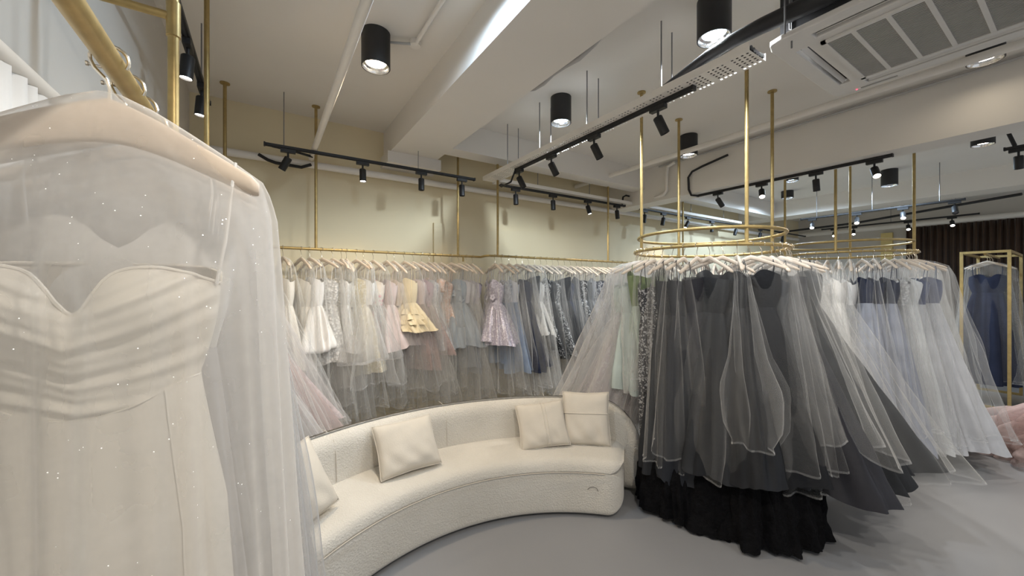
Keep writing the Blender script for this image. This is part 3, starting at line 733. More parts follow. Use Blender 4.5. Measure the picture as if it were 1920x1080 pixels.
# wall rail with pastel dresses: (x, spec, description)
rail1 = [
 (0.126, dict(col=IVORY, kind='satin', len=1.05, A=0.20, B=0.09, clen=1.25), 'plain ivory satin dress'),
 (0.267, dict(col=IVORY, len=1.30, A=0.22, B=0.08, clen=1.4), 'ivory satin column dress'),
 (0.330, dict(col=WHITE, len=0.90, bod=0.26, A=0.24, B=0.13, bubble=True, long=False, clen=1.25), 'white satin dress with bubble skirt'),
 (0.428, dict(col=WHITE, kind='lace', len=1.02, A=0.19, B=0.12, pleat=0.12, clen=1.35), 'white embroidered lace sheath dress'),
 (0.521, dict(col=IVORY, kind='lace', len=0.86, A=0.2, B=0.12, tiers=2, long=False, clen=1.4), 'ivory lace dress with ruffles'),
 (0.594, dict(col=WHITE, kind='sequin', len=0.95, A=0.19, B=0.10, pleat=0.15, clen=1.45), 'white glittering column dress'),
 (0.640, dict(col=IVORY, kind='matte', len=1.25, A=0.30, B=0.16, smat=M['tulle_thick'], clen=1.45), 'ivory tulle dress with glittering bodice'),
 (0.725, dict(col=CREAM, kind='sequin', len=1.15, A=0.26, B=0.13, clen=1.3), 'champagne glitter dress'),
 (0.790, dict(col=WHITE, kind='matte', len=1.02, A=0.36, B=0.24, smat=M['tulle_thick'], long=False, pleat=0.5, clen=1.1, bubble=True), 'white tulle dress with puffed skirt'),
 (0.881, dict(col=IVORY, kind='floral', len=0.95, A=0.28, B=0.17, smat=M['tulle_thick'], long=False, clen=1.2, flowers=(0.62, 0.25, 0.28)), 'ivory tulle dress with pink flowers'),
 (1.013, dict(col=(0.66, 0.56, 0.55), kind='matte', len=0.92, A=0.33, B=0.22, long=False, pleat=0.3, clen=1.25), 'pale pink flared short dress'),
 (1.086, dict(col=(0.64, 0.55, 0.46), len=1.2, A=0.24, B=0.10, smat=M['tulle_thick'], clen=1.4), 'champagne satin dress'),
 (1.180, dict(col=(0.74, 0.64, 0.44), kind='matte', len=0.80, A=0.24, B=0.16, tiers=4, long=False, clen=1.2), 'butter yellow ruffled short dress'),
 (1.277, dict(col=(0.60, 0.50, 0.50), len=1.15, A=0.28, B=0.13, smat=M['tulle_blush'], clen=1.4), 'dusty rose tulle dress'),
 (1.362, dict(col=MAUVE, kind='matte', len=1.0, A=0.30, B=0.16, smat=M['tulle_blush'], pleat=0.5, flowers=(0.50, 0.34, 0.38), clen=1.4), 'mauve tulle dress with flowers'),
 (1.449, dict(col=(0.55, 0.57, 0.62), kind='sequin', len=0.98, A=0.24, B=0.13, clen=1.3), 'pale silver glitter dress'),
 (1.508, dict(col=(0.62, 0.64, 0.70), kind='matte', len=0.95, A=0.26, B=0.15, long=False, clen=1.25), 'icy white flared dress'),
 (1.586, dict(col=PEACH, kind='sequin', len=0.86, A=0.20, B=0.13, bow=True, long=False, clen=1.25), 'peach sequin dress with a large bow'),
 (1.691, dict(col=GRBL, kind='matte', len=1.0, A=0.30, B=0.16, flowers=(0.42, 0.46, 0.50), nflow=24, tiers=2, clen=1.4), 'slate blue dress with petal appliques'),
 (1.786, dict(col=(0.50, 0.48, 0.50), kind='matte', len=1.2, A=0.28, B=0.13, smat=M['tulle_grey'], clen=1.45), 'grey tulle dress'),
 (1.883, dict(col=(0.58, 0.56, 0.58), kind='satin', len=1.25, A=0.28, B=0.12, smat=M['tulle_grey'], clen=1.42), 'silver grey satin dress'),
 (1.960, dict(col=LAV, kind='matte', len=1.1, A=0.28, B=0.14, smat=M['tulle_grey'], clen=1.45), 'dusky lilac tulle dress'),
]
for i, (x, sp, ds) in enumerate(rail1):
    sp['clen'] = sp.get('clen', 1.4)+0.12; sp['cmat'] = M['tulle_rail']; sp['cB'] = sp['B']+0.05; sp['cA'] = max(0.28, sp['A']+0.04)
    rz = PI/2 + random.uniform(-0.15, 0.55)*1.0 + 0.12
    # local -y (front) looks towards -x side of the rail, i.e. towards the left wall and camera
    rz = -PI/2 + 0.35 + random.uniform(-0.2, 0.35)
    gown((x, Y1, Z1), rz, '%s, %s from the left on the long wall rail' % (ds, nth(i)), 'pastel dresses on the long wall rail', sp,
         'pale wooden hanger, %s from the left on the long wall rail' % nth(i), 'hangers on the long wall rail', 100+i, lean=(0.05, random.uniform(-0.05, 0.05)), tiltx=random.uniform(-0.13, 0.13))
rail2 = [
 (2.12, dict(col=LAV, kind='sequin', len=0.95, A=0.27, B=0.17, flowers=(0.60, 0.56, 0.64), nflow=26, tiers=2, long=False, clen=1.3), 'lavender dress with petal bodice'),
 (2.21, dict(col=(0.56, 0.60, 0.68), kind='lace', len=1.15, A=0.30, B=0.15, smat=M['tulle_blue'], pleat=0.45, clen=1.45), 'sky blue tulle gown with lace bodice'),
 (2.30, dict(col=(0.58, 0.60, 0.66), kind='satin', len=1.25, A=0.28, B=0.12, smat=M['tulle_blue'], clen=1.4), 'powder blue satin gown'),
 (2.40, dict(col=NAVY, kind='matte', len=1.22, A=0.27, B=0.12, clen=1.35), 'navy strapless gown'),
 (2.48, dict(col=NAVY, kind='fluff', len=1.28, A=0.28, B=0.14, clen=1.3), 'navy feather trimmed gown'),
 (2.57, dict(col=CHAR, kind='satin', len=1.05, A=0.24, B=0.10, neck='one', clen=1.42), 'charcoal one shoulder dress'),
 (2.66, dict(col=WHITE, kind='matte', len=0.9, A=0.22, B=0.14, clen=1.45, long=False, tiers=2), 'white ruffled short dress'),
 (2.75, dict(col=CHAR, kind='sequin', len=1.1, A=0.26, B=0.12, neck='point', clen=1.45), 'charcoal glitter gown'),
 (2.84, dict(col=BLACK, kind='matte', len=1.05, A=0.26, B=0.12, clen=1.42), 'black strapless gown'),
 (2.93, dict(col=DGREY, kind='sequin', len=1.12, A=0.32, B=0.15, clen=1.45), 'dark grey starry gown'),
 (3.02, dict(col=BLACK, kind='satin', len=1.2, A=0.28, B=0.12, neck='one', clen=1.42), 'black one shoulder gown'),
]
for k in range(15):
    c = [NAVY, CHAR, BLACK, DGREY, (0.2, 0.22, 0.26)][k % 5]
    rail2.append((3.12+0.095*k, dict(col=c, kind=('matte', 'satin', 'sequin')[k % 3], len=1.1+0.08*(k % 3), A=0.27, B=0.11, neck=('sweet', 'point', 'straight')[k % 3], clen=1.42),
                  ['navy gown', 'charcoal gown', 'black gown', 'dark grey gown', 'slate gown'][k % 5]))
for i, (x, sp, ds) in enumerate(rail2):
    sp['clen'] = sp.get('clen', 1.4)+0.10
    if x > 3.7: sp['cover'] = False
    if x < 2.7: sp['cmat'] = M['tulle_rail']
    gown((x, Y2, Z2), -PI/2 + 0.12 + random.uniform(-0.2, 0.25), '%s, %s from the corner on the dark dress rail' % (ds, nth(i)), 'dresses on the rail behind the round rack', sp,
         'pale wooden hanger, %s from the corner on the rail behind the round rack' % nth(i), 'hangers on the wall rail of dark dresses', 200+i, lean=(0.10, random.uniform(-0.04, 0.04)), tiltx=random.uniform(-0.09, 0.09))

# round rack of dark gowns
def ring_spec(phi):
    k = int(phi*7) % 6
    dark = [BLACK, CHAR, (0.022, 0.024, 0.030), BLACK, (0.028, 0.028, 0.034), CHAR]
    nm = ['black', 'charcoal', 'blue black', 'black', 'ink grey', 'charcoal']
    c = dark[k]
    return dict(col=c, kind=('satin', 'matte')[k % 2], len=1.62, top=0.19+0.035*(k % 3), A=0.30, B=0.17, pleat=0.2, crumple=0.1, hem=0.03, neck=('sweet', 'straight', 'point')[k % 3], train=False, clen=1.36+0.07*(k % 4), cA=0.315, cB=0.18, loopcol=(0.01, 0.01, 0.012)), nm[k]+(' satin' if k % 2 == 0 else ' matte')+' gown'
n1 = 42
for i in range(n1):
    deg = 92 + i*360/n1; d = deg % 360; a = math.radians(deg)
    sp, ds = ring_spec(i*0.37+1)
    out = 0.30
    if 88 <= deg < 125: sp = dict(col=GRBL, kind='matte', len=1.5, A=0.28, B=0.12, smat=M['tulle_grey'], clen=1.5, cA=0.32); ds = 'slate tulle gown'; out = 0.25
    elif deg < 136: sp = dict(col=(0.62, 0.54, 0.57), kind='sequin', len=1.46, A=0.30, B=0.12, clen=1.58, cA=0.36, pleat=0.2); ds = 'pale pink sequin gown'; out = 0.34
    elif deg < 146: sp = dict(col=MINT, kind='matte', len=1.55, A=0.30, B=0.15, smat=M['tulle_thick'], cmat=M['tulle_thick'], clen=1.55, cA=0.36); ds = 'pale mint tulle gown'; out = 0.30
    elif deg < 154: sp = dict(col=(0.50, 0.57, 0.54), kind='matte', len=1.16, A=0.20, B=0.14, clen=1.14, cA=0.22, cmat=M['tulle_thick']); ds = 'pale sage tulle gown'; out = -0.04
    elif deg < 163: sp = dict(col=GREEN, kind='matte', skirt=(0.42, 0.50, 0.42), len=1.16, A=0.19, B=0.13, clen=1.12, cA=0.21, neck='point', top=0.2); ds = 'olive green gown with pale skirt'; out = -0.10
    elif deg < 180: sp = dict(col=(0.035, 0.035, 0.042), kind='sequin', len=1.62, A=0.20, B=0.12, clen=1.0, cA=0.22, pleat=0.15); ds = 'black and silver sequin gown'; out = -0.10
    elif deg < 206: out = -0.02; sp['A'] = 0.21; sp['cA'] = 0.24; sp['train'] = True
    elif deg < 262: out = 0.14; sp['A'] = 0.29; sp['train'] = deg < 250; sp['bulge'] = i % 2 == 0; sp['clen'] = (1.22, 1.45, 1.52, 1.38)[i % 4]; sp['len'] = 1.5
    elif deg < 285: out = 0.24; sp['cmat'] = M['tulle_rail']; sp['cA'] = 0.34; sp['bulge'] = i % 3 == 0; sp['len'] = 1.55
    elif deg < 345: out = 0.36; sp['A'] = 0.31; sp['cA'] = 0.37; sp['cB'] = 0.20; sp['cmat'] = M['tulle_rail']; sp['len'] = 1.48; sp['clen'] = 1.58
    elif deg > 380: sp = dict(col=GRBL, kind='matte', len=1.4, A=0.26, B=0.11, clen=1.45, smat=M['tulle_grey']); ds = 'grey tulle gown'; out = 0.2
    if deg > 350 or (185 < deg < 285 and i % 6 == 3): sp['cover'] = False
    if 180 < deg < 350: sp['ccr'] = 0.05; sp['cpleat'] = 0.34; sp['clen'] = sp['clen'] + random.uniform(-0.12, 0.10)
    turn = random.uniform(-0.25, 0.25)
    if 198 < deg < 258: turn = (0.95, -0.35, 0.75, 1.05, -0.2, 0.85)[i % 6]
    rz = a + turn
    # front of gowns faces clockwise side; outward drift in local axes
    lx, ly = out*math.cos(-turn), out*math.sin(-turn)
    R = RR+0.025
    gown((R1[0]+R*math.cos(a), R1[1]+R*math.sin(a), 1.890), rz, '%s, %s anticlockwise from the wall on the near round rack' % (ds, nth(i)), 'gowns on the near round rack', sp,
         'pale wooden hanger of the %s gown anticlockwise from the wall, near round rack' % nth(i), 'hangers on the near round rack', 300+i, lean=(lx, ly), tiltx=random.uniform(-0.09, 0.09))
# round rack of pale gowns
pal2 = [((0.82, 0.79, 0.75), 'white tulle gown'), ((0.76, 0.76, 0.76), 'silver white tulle gown'), ((0.70, 0.72, 0.73), 'icy grey tulle gown'), ((0.80, 0.75, 0.69), 'ivory tulle gown')]
n2 = 40
for i in range(n2):
    deg = 120 + i*360/n2; a = math.radians(deg)
    c, ds = pal2[i % 4]
    sp = dict(col=c, kind=('satin', 'lace', 'matte')[i % 3], len=1.80, A=0.34, B=0.15, smat=M['tulle_thick'] if i % 4 == 1 else None, clen=1.62+0.05*(i % 3), cA=0.38, cB=0.18, pleat=0.5)
    if sp['smat'] is None: del sp['smat']
    out = 0.17
    sp.update(A=0.29, cA=0.31, pleat=0.22, crumple=0.08, B=0.17, cB=0.18)
    if 205 <= deg < 232: sp.update(col=NAVY, kind='matte', skirt=(0.26, 0.28, 0.34)); sp.pop('smat', None); ds = 'navy gown under pale tulle'
    elif 250 <= deg < 268: sp.update(col=(0.10, 0.12, 0.2), kind='matte', skirt=(0.56, 0.57, 0.60)); ds = 'grey blue gown under pale tulle'
    elif 280 <= deg < 292: sp.update(col=(0.42, 0.55, 0.52), kind='satin'); ds = 'mint bodice gown with white tulle skirt'
    elif 310 <= deg < 330: sp.update(col=(0.72, 0.64, 0.58), kind='satin', skirt=(0.70, 0.64, 0.60), bow=True); ds = 'blush white gown with bow bodice'; out = 0.24
    elif deg > 385: sp.update(col=(0.45, 0.46, 0.5), kind='matte'); ds = 'grey gown under pale tulle'
    if deg < 185 or deg > 350: sp['cover'] = False
    turn = random.uniform(-0.2, 0.2); R = RR+0.025
    gown((R2[0]+R*math.cos(a), R2[1]+R*math.sin(a), 1.945), a+turn, '%s, %s anticlockwise from wall on far round rack' % (ds, nth(i)), 'gowns on the far round rack', sp,
         'pale wooden hanger of the %s gown anticlockwise from the wall, far round rack' % nth(i), 'hangers on the far round rack', 400+i, lean=(out*math.cos(-turn), out*math.sin(-turn)), tiltx=random.uniform(-0.08, 0.08))
# side rack, shoulders along x, fronts to the camera
side = [(2.66, dict(col=WHITE, kind='matte', len=1.55, A=0.34, B=0.12, smat=M['tulle_thick'], clen=1.6, cA=0.4), 'white tulle gown'),
        (2.78, dict(col=(0.64, 0.68, 0.74), kind='satin', len=1.55, A=0.34, B=0.12, smat=M['tulle_thick'], clen=1.6, cA=0.4), 'icy blue bodice gown'),
        (2.92, dict(col=(0.45, 0.24, 0.30), kind='matte', skirt=(0.62, 0.50, 0.50), len=1.5, A=0.40, B=0.14, smat=M['tulle_blush'], clen=1.55, cA=0.42), 'blush tulle gown with wine bodice'),
        (3.06, dict(col=BLUSH, kind='floral', len=1.45, A=0.42, B=0.15, smat=M['tulle_blush'], clen=1.5, cA=0.44, tiers=3), 'blush tiered tulle gown'),
        (3.20, dict(col=(0.60, 0.48, 0.48), kind='fluff', len=1.45, A=0.40, B=0.15, clen=1.5, cA=0.42), 'dusty pink feather gown'),
        (3.36, dict(col=IVORY, kind='satin', len=1.5, A=0.3, B=0.12, clen=1.5), 'ivory satin gown'),
        (3.52, dict(col=IVORY, kind='lace', len=1.3, A=0.26, B=0.1, clen=1.4), 'ivory lace gown')]
for i, (y, sp, ds) in enumerate(side):
    gown((XB2, y, ZB2), random.uniform(-0.12, 0.12), '%s, %s from the front on the side rack' % (ds, nth(i)), 'gowns on the side rack', sp,
         'pale wooden hanger, %s from the front on the side rack' % nth(i), 'hangers on the side rack', 500+i, lean=(0.32, 0))
# front rack behind the first gown
front = [(1.02, dict(col=WHITE, kind='matte', len=1.7, A=0.26, B=0.06, b=0.04, smat=M['tulle_thick'], clen=1.75, cA=0.27, cB=0.07), 'white tulle bridal gown'),
         (1.12, dict(col=(0.68, 0.66, 0.66), kind='sequin', len=1.7, A=0.30, B=0.07, b=0.04, smat=M['tulle_thick'], clen=1.75, cA=0.30, cB=0.08), 'glittering white bridal gown'),
         (1.22, dict(col=IVORY, kind='satin', len=1.7, A=0.32, B=0.07, b=0.04, smat=M['tulle_thick'], clen=1.75, cA=0.33, cB=0.08), 'ivory bridal gown'),
         (1.33, dict(col=WHITE, kind='matte', len=1.7, A=0.36, B=0.08, b=0.045, smat=M['tulle_thick'], clen=1.75, cA=0.36, cB=0.09), 'white ball gown with wide tulle skirt'),
         (1.45, dict(col=(0.74, 0.72, 0.70), kind='lace', len=1.7, A=0.38, B=0.08, b=0.045, smat=M['tulle_thick'], clen=1.75, cA=0.38, cB=0.09), 'white lace ball gown')]
for i, (y, sp, ds) in enumerate(front):
    sp.pop('smat', None); sp.update(skirt=(0.56, 0.55, 0.55), skind='matte', cmat=M['tulle_soft'], cpleat=0.22, ccr=0.08, pleat=0.2, A=sp['A']-0.04)
    gown((XB, y, ZB), -0.06+random.uniform(-0.08, 0.08), '%s, %s behind the closest gown on the front rack' % (ds, nth(i)), 'gowns behind the closest gown', sp,
         'pale wooden hanger, %s behind the closest gown on the front rack' % nth(i), 'hangers on the front rack', 600+i, lean=(0.035, 0))
# floor racks
for i, (x, sp, ds) in enumerate([(8.22, dict(col=NAVY, kind='matte', len=1.75, A=0.30, B=0.1, clen=1.7), 'navy strapless gown facing the aisle'),
                                 (8.45, dict(col=CHAR, kind='satin', len=1.7, A=0.32, B=0.1, clen=1.7), 'charcoal gown'), (8.7, dict(col=BLACK, kind='satin', len=1.7, A=0.3, B=0.1, clen=1.7), 'black gown')]):
    gown((x, 0.84, 2.026), -PI/2+0.25, '%s, %s from the front on the gold floor rack' % (ds, nth(i)), 'gowns on the gold floor rack', sp, 'pale wooden hanger, %s from the front on the gold floor rack' % nth(i), 'hangers on the gold floor rack', 700+i)
for i, (x, sp, ds) in enumerate([(8.27, dict(col=(0.5, 0.5, 0.52), kind='matte', len=1.75, A=0.32, B=0.1, smat=M['tulle_grey'], clen=1.7), 'pale grey tulle gown'), (8.5, dict(col=WHITE, kind='satin', len=1.7, A=0.3, B=0.1, clen=1.7), 'white satin gown')]):
    gown((x, 0.20, 2.026), -PI/2+0.25, '%s, %s on the floor rack cut by the right edge' % (ds, nth(i)), 'gowns on the right edge rack', sp, 'pale wooden hanger, %s on the floor rack at the right edge' % nth(i), 'hangers on the right edge rack', 720+i)

# ------------------------------------------------------------------ the closest gown
def satin_ivory():
    m, nt, b = newmat('ivory_bridal_satin')
    nt.links.new(ramp(nt, noise(nt, 4, 3), [(0.3, (0.64, 0.60, 0.53)), (0.7, (0.69, 0.65, 0.58))]), b.inputs['Base Color'])
    b.inputs['Roughness'].default_value = 0.55; b.inputs['Sheen Weight'].default_value = 0.2
    bump(nt, b, noise(nt, 500, 2), 0.08, 0.001)
    return m
def closest_gown():
    mat = satin_ivory()
    pos = (XB, 0.915, ZB); CX = -0.02
    t = thing('bridal_gown', 'closest ivory strapless gown with ruched sweetheart bodice under glitter tulle', 'dress', pos, 0.0)
    t.rotation_euler = (0, 0, -0.10)
    n = 360; th = TH[n]; ct, st = np.cos(th), np.sin(th)
    front = np.clip(-st, 0, 1)
    xa = ct
    ztop = -0.365 - 0.065*np.exp(-(xa/0.17)**2)*(st < 0) - 0.015*np.abs(xa)**6 + 0.012*np.exp(-((np.abs(xa)-0.55)/0.3)**2)*(st < 0) + 0.02*(st > 0)
    zw = -0.545
    rows = []; nr = 90
    for i in range(nr):
        s = i/(nr-1)                       # 0 waist .. 1 top
        zl = zw - 0.05*front*(1-np.abs(xa)**2)   # waist seam dips at the front
        z = zl+(ztop-zl)*s
        a = 0.142+0.030*math.sin(s*PI/2)
        b = 0.052+0.030*np.exp(-((s-0.72)/0.3)**2)
        cup = 0.016*np.exp(-((np.abs(xa)-0.45)/0.25)**2)*math.exp(-((s-0.75)/0.25)**2)*front
        # ruched folds sweep from the sides to the centre
        ph = (z*170 - np.abs(xa)*9.0*(0.5+s) + 1.3*np.sin(3*xa+2*s))
        ruch = 0.0026*np.sin(ph)*front**0.5 + 0.0016*np.sin(1.7*ph+2*xa)*front**0.5
        x = a*ct*(1); y = (b+cup+ruch)*st
        x = x+ruch*ct
        rows.append(np.stack([x+CX, y, z], -1))
    V = np.concatenate(rows[::-1])
    bo = obj('bodice', mesh_np('bodice', V, grid_faces(nr, n), True, [mat]), None, t)
    # rolled top edge and waist seam
    top = rows[-1]; MB().tube([tuple(p) for p in top[::3]], 0.003, 6, True).build('neckline_edge', mat, bo)
    MB().tube([tuple(p+np.array([0, -0.001, 0])) for p in rows[0][::3]], 0.0022, 6, True).build('waist_seam', mat, bo)
    # skirt
    rows2 = []; r = np.random.default_rng(5)
    f = folds(r, th, ((3, .5), (5, .5), (8, .35), (13, .2)))
    for i in range(60):
        q = i/59; z0 = zw-0.05*front*(1-np.abs(xa)**2)
        z = z0+(-1.93-z0)*q
        a = 0.143+0.03*min(1, q*6)+0.10*q**1.4; b = 0.055+0.02*min(1, q*5)+0.07*q
        g = 0.05*min(1, q*3)*f
        xx = (a*(1+0.5*g))*ct; yy = (b*(1+g)+0.012*math.exp(-q*12)*0)*st
        rows2.append(np.stack([xx+CX, yy, z], -1))
    obj('skirt', mesh_np('skirt', np.concatenate(rows2), grid_faces(60, n), True, [mat]), None, t)
    # side panel seam
    for sg in (0.72,):
        pts = []
        for i in range(0, 60, 2):
            k = int((1.5*PI+math.asin(sg))/(2*PI)*n) % n; p = rows2[i][k]; pts.append((p[0], p[1]-0.001, p[2]))
        MB().tube(pts, 0.0018, 5).build('panel_seam', mat, t)
    # small shoulder loop and hanging ribbon
    MB().tube([(0.15, -0.02, -0.38), (0.165, -0.03, -0.30), (0.175, -0.03, -0.20), (0.178, -0.02, -0.155)], [0.003, 0.003, 0.003, 0.003], 6).build('ribbon_loop', M['paper'], t)
    MB().tube([(-0.19, -0.02, -0.38), (-0.195, -0.03, -0.30), (-0.2, -0.03, -0.20), (-0.2, -0.02, -0.165)], 0.003, 6).build('ribbon_loop', M['paper'], t)
    # sheer cover
    keys = [(-0.060, 0.020, 0.014, 0), (-0.069, 0.045, 0.020, .02), (-0.086, 0.075, 0.024, .03), (-0.108, 0.110, 0.030, .05), (-0.144, 0.165, 0.034, .08), (-0.186, 0.222, 0.040, .2), (-0.25, 0.238, 0.080, .35), (-0.36, 0.243, 0.128, .45), (-0.62, 0.25, 0.140, .6), (-1.2, 0.265, 0.17, .9), (-1.85, 0.285, 0.20, 1)]
    loft_gown('tulle_cover', interp_prof(keys, 70), M['tulle_front'], t, np.random.default_rng(21), 360, 0.16, ks=((3, .5), (7, .5), (13, .45), (21, .3), (34, .12)), lean=(0.04, 0), hem_var=0.02, twist=0.9, crumple=0.03)
    # wide flat hanger
    n2 = 41; m = 14; V = []
    for i in range(n2):
        s = -1+2*i/(n2-1); x = 0.215*s; aa = abs(s)
        zc = -0.110-0.085*aa**1.35+0.006*math.cos(aa*PI); hh = 0.034*(1-0.62*aa**0.8)+0.004; th_ = 0.009+0.010*aa
        if aa > 0.96: hh *= 0.7; th_ *= 0.7
        for k in range(m):
            q = 2*PI*k/m; V.append((x, -0.022*aa*aa+th_*math.copysign(abs(math.cos(q))**0.7, math.cos(q)), zc+hh*math.copysign(abs(math.sin(q))**0.8, math.sin(q))))
    F = [tuple(f) for f in grid_faces(n2, m)] + [tuple(range(m))[::-1], tuple((n2-1)*m+k for k in range(m))]
    h = obj('wooden_hanger', mesh_np('wide_hanger', V, F), M['wood'], None, pos, (0, 0, -0.10)); tag(h, 'broad blush wooden hanger of the closest gown', 'hanger')
    k = obj('hook', HKB, None, h); k.rotation_euler = (0, 0, PI/2)
closest_gown()

# ------------------------------------------------------------------ sofa
SC = Vector((1.0, 0.9, 0)); A0, A1 = math.radians(38.5), math.radians(131)
def sweep(prof, a0, a1, n, endr, ncap=8, name='x', droop=0.0, dlen=0.42):
    """prof: closed list of (r,z); swept around SC with rounded ends"""
    P = np.array(prof); cen = np.array([(P[:, 0].min()+P[:, 0].max())/2, (P[:, 1].min()+P[:, 1].max())/2])
    hr = (P[:, 0].max()-P[:, 0].min())/2; hz = (P[:, 1].max()-P[:, 1].min())/2; rm = cen[0]
    rows = []
    da = endr/rm
    seq = []
    for i in range(ncap):
        u = i/ncap*PI/2; seq.append((a0+da*(1-math.sin(u)), 1-math.cos(u)))   # placeholder, replaced below
    seq = []
    for i in range(ncap+1):
        u = i/ncap*PI/2; seq.append((a0+da*(1-math.cos(u)), math.sin(u)))
    mid = np.linspace(a0+da, a1-da, n)[1:-1]
    seq += [(a, 1) for a in mid]
    for i in range(ncap, -1, -1):
        u = i/ncap*PI/2; seq.append((a1-da*(1-math.cos(u)), math.sin(u)))
    for a, s in seq:
        inset = endr*(1-s)
        kr = max(0.02, (hr-inset)/hr); kz = max(0.02, (hz-inset*0.75)/hz)
        r = cen[0]+(P[:, 0]-cen[0])*kr; z = cen[1]+(P[:, 1]-cen[1])*kz
        if droop:
            q = min(1.0, min(a-a0, a1-a)*rm/dlen); zb = P[:, 1].min()
            z = zb+(z-zb)*(1-droop*(1-math.sqrt(max(0.0, 1-(1-q)**2))))
        rows.append(np.stack([SC.x+r*math.cos(a), SC.y+r*math.sin(a), z], -1))
    V = np.concatenate(rows); m = len(P); F = [tuple(f) for f in grid_faces(len(rows), m)]
    F += [tuple(range(m)), tuple((len(rows)-1)*m+k for k in range(m))[::-1]]
    me = mesh_np(name, V, F)
    return me
def rounded(pts, rad, seg=6):
    out = []; n = len(pts)
    for i in range(n):
        p = Vector(pts[i]); a = Vector(pts[i-1]); b = Vector(pts[(i+1) % n]); q = rad[i] if hasattr(rad, '__len__') else rad
        d0 = (a-p).normalized(); d1 = (b-p).normalized()
        for k in range(seg+1):
            t = k/seg
            p0 = p+d0*q; p1 = p+d1*q
            out.append(tuple((1-t)**2*p0+2*t*(1-t)*p+t*t*p1))
    return out
sofa = thing('curved_sofa', 'curved cream boucle sofa with low rounded backrest', 'sofa', (1.3, 2.4, 0))
def into(o):
    o.parent = sofa; o.location = -Vector((1.3, 2.4, 0))
base = rounded([(1.345, 0.015), (1.345, 0.315), (1.82, 0.315), (1.82, 0.015)], [0.05, 0.01, 0.02, 0.03])
into(obj('seat_base', sweep(base, A0+0.02, A1, 60, 0.13, name='seat_base'), M['boucle']))
seat = rounded([(1.340, 0.312), (1.352, 0.395), (1.72, 0.425), (1.80, 0.40), (1.80, 0.312)], [0.012, 0.06, 0.05, 0.03, 0.02])
so = obj('seat_cushion', sweep(seat, A0+0.02, A1, 60, 0.12, name='seat_cushion'), M['boucle']); into(so)
back = rounded([(1.70, 0.10), (1.715, 0.45), (1.73, 0.70), (1.90, 0.71), (1.96, 0.45), (1.92, 0.015), (1.78, 0.015)], [0.05, 0.10, 0.10, 0.11, 0.18, 0.05, 0.05], 10)
bo = obj('backrest', sweep(back, A0-0.065, A1+0.03, 70, 0.12, 10, 'backrest', droop=0.72, dlen=0.40), M['boucle']); into(bo)
pts = [(SC.x+1.336*math.cos(a), SC.y+1.336*math.sin(a), 0.313) for a in np.linspace(A0+0.11, A1-0.09, 50)]
o = MB().tube(pts, 0.0028, 6).build('seat_piping', M['seam']); into(o)
for a in (math.radians(86), math.radians(112), math.radians(60)):
    pts = [(SC.x+r*math.cos(a), SC.y+r*math.sin(a), z) for r, z in ((1.7105, 0.43), (1.7145, 0.52), (1.722, 0.60), (1.745, 0.668), (1.79, 0.700), (1.84, 0.708), (1.90, 0.705))]
    o = MB().tube(pts, 0.0022, 6).build('backrest_seam', M['seam']); into(o)
# scatter cushions
def cushion(loc, rot, w, h, d, label, seam=None, seed=0):
    r = np.random.default_rng(seed)
    n = 33; V = []; 
    u = np.linspace(-1, 1, n); U, W = np.meshgrid(u, u)
    edge = (1-np.abs(U)**2.6)*(1-np.abs(W)**2.6)
    puff = d/2*np.clip(edge, 0, 1)**0.42
    pinch = 1-0.06*(1-np.abs(U)**1.5)*np.abs(W)**3
    pinch2 = 1-0.06*(1-np.abs(W)**1.5)*np.abs(U)**3
    X = U*w/2*pinch2; Z = W*h/2*pinch
    wr = 0.006*np.sin(9*U+5*W+r.uniform(0, 6))*np.exp(-((W+0.55)/0.4)**2) + 0.005*np.sin(4*U-7*W+r.uniform(0, 6))*np.abs(W)
    wr = wr*np.clip(edge*2, 0, 1)
    fr = np.stack([X, -puff+wr, Z], -1).reshape(-1, 3); bk = np.stack([X, puff+wr*0.5, Z], -1).reshape(-1, 3)
    F = grid_faces(n, n, False); Fb = grid_faces(n, n, False)[:, ::-1]+n*n
    t = thing('scatter_cushion', label, 'cushion', loc, 0, 'cream cushions on the sofa'); t.rotation_euler = rot
    me = mesh_np('cushion_cover', np.concatenate([fr, bk]), np.concatenate([F, Fb]), True, [M['cushion']])
    c = obj('cushion_cover', me, None, t); wm = c.modifiers.new('w', 'WELD'); wm.merge_threshold = 0.0008
    per = [(X[0, i], 0, Z[0, i]) for i in range(n)]+[(X[i, -1], 0, Z[i, -1]) for i in range(1, n)]+[(X[-1, i], 0, Z[-1, i]) for i in range(n-2, -1, -1)]+[(X[i, 0], 0, Z[i, 0]) for i in range(n-2, 0, -1)]
    MB().tube(per, 0.004, 6, True).build('edge_piping', M['cushion'], t)
    if seam == 'v':
        j = 17; pts = [tuple(fr.reshape(n, n, 3)[i, j]+np.array([0, -0.001, 0])) for i in range(n)]; MB().tube(pts, 0.0035, 6).build('seam', M['cushion'], t)
        pts = [tuple(fr.reshape(n, n, 3)[i, j+2]+np.array([0, -0.001, 0])) for i in range(n)]; MB().tube(pts, 0.003, 6).build('seam', M['cushion'], t)
    if seam == 'h':
        j = 19; pts = [tuple(fr.reshape(n, n, 3)[j, i]+np.array([0, -0.001, 0])) for i in range(n)]; MB().tube(pts, 0.0045, 6).build('seam', M['cushion'], t)
    return t
def cpos(ang, r, z): return (SC.x+r*math.cos(math.radians(ang)), SC.y+r*math.sin(math.radians(ang)), z)
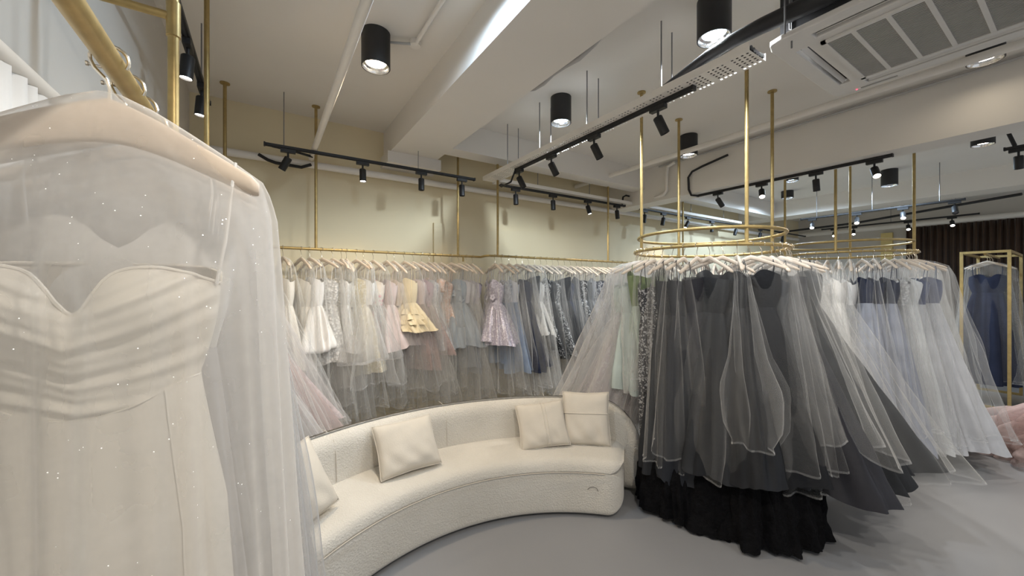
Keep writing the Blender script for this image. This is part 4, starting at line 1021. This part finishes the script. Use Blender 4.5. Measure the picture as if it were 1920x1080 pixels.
cushion(cpos(98, 1.585, 0.56), (-0.60, -0.02, math.radians(3)), 0.40, 0.33, 0.13, 'cream cushion leaning alone left of the backrest centre', seed=1)
cushion(cpos(61.5, 1.59, 0.555), (-0.50, -0.10, math.radians(-26)), 0.37, 0.33, 0.12, 'cream cushion with upright seam leaning at right', 'v', 2)
cushion(cpos(49.5, 1.62, 0.595), (-0.28, -0.03, math.radians(-43)), 0.35, 0.39, 0.12, 'cream cushion with level seam at the right end', 'h', 3)
cushion(cpos(125, 1.56, 0.585), (-0.45, -0.15, math.radians(36)), 0.40, 0.38, 0.13, 'cream cushion at the left end half hidden by gowns', seed=4)
o = MB().tube([cpos(49.8, 1.339, 0.20), cpos(49.2, 1.338, 0.215), cpos(48.2, 1.338, 0.222), cpos(47.2, 1.338, 0.215), cpos(46.7, 1.338, 0.195)], 0.0016, 5).build('loose_thread', M['black']); tag(o, 'short curved black thread on the sofa front', 'thread')
for i, (x, y, a) in enumerate(((2.50, 1.78, 0.4), (2.56, 1.72, 1.2), (2.60, 1.85, 0.9))):
    o = MB().box(-0.06, 0.06, -0.025, 0.025, 0, 0.002).build('paper_tag', M['paper'], smooth=False, loc=(x, y, 0.002), rot=(0, 0, a)); tag(o, 'crumpled white paper tag on the floor by the sofa end, %s' % ('nearest the sofa', 'nearest the aisle', 'farthest back')[i], 'paper')
# heap of blush tulle at the right edge
t = thing('blush_tulle_gown', 'bunched blush tulle gown resting on the floor at the right edge', 'dress', (6.12, 0.27, 0))
for k in range(6):
    r = np.random.default_rng(900+k)
    hh = 0.50-0.06*k; keys = [(hh, 0.04, 0.04, 0.2), (hh-0.01, 0.12+0.03*k, 0.12+0.03*k, .6), (hh-0.10, 0.22+0.04*k, 0.22+0.04*k, 1), (max(0.02, hh-0.25), 0.24+0.045*k, 0.24+0.045*k, 1), (0.015, 0.20+0.05*k, 0.20+0.05*k, 1)]
    loft_gown('tulle_layer', interp_prof(keys, 16), M['tulle_blush'], t, r, 120, 0.5, hem_var=0.0, crumple=0.4, twist=0.9)
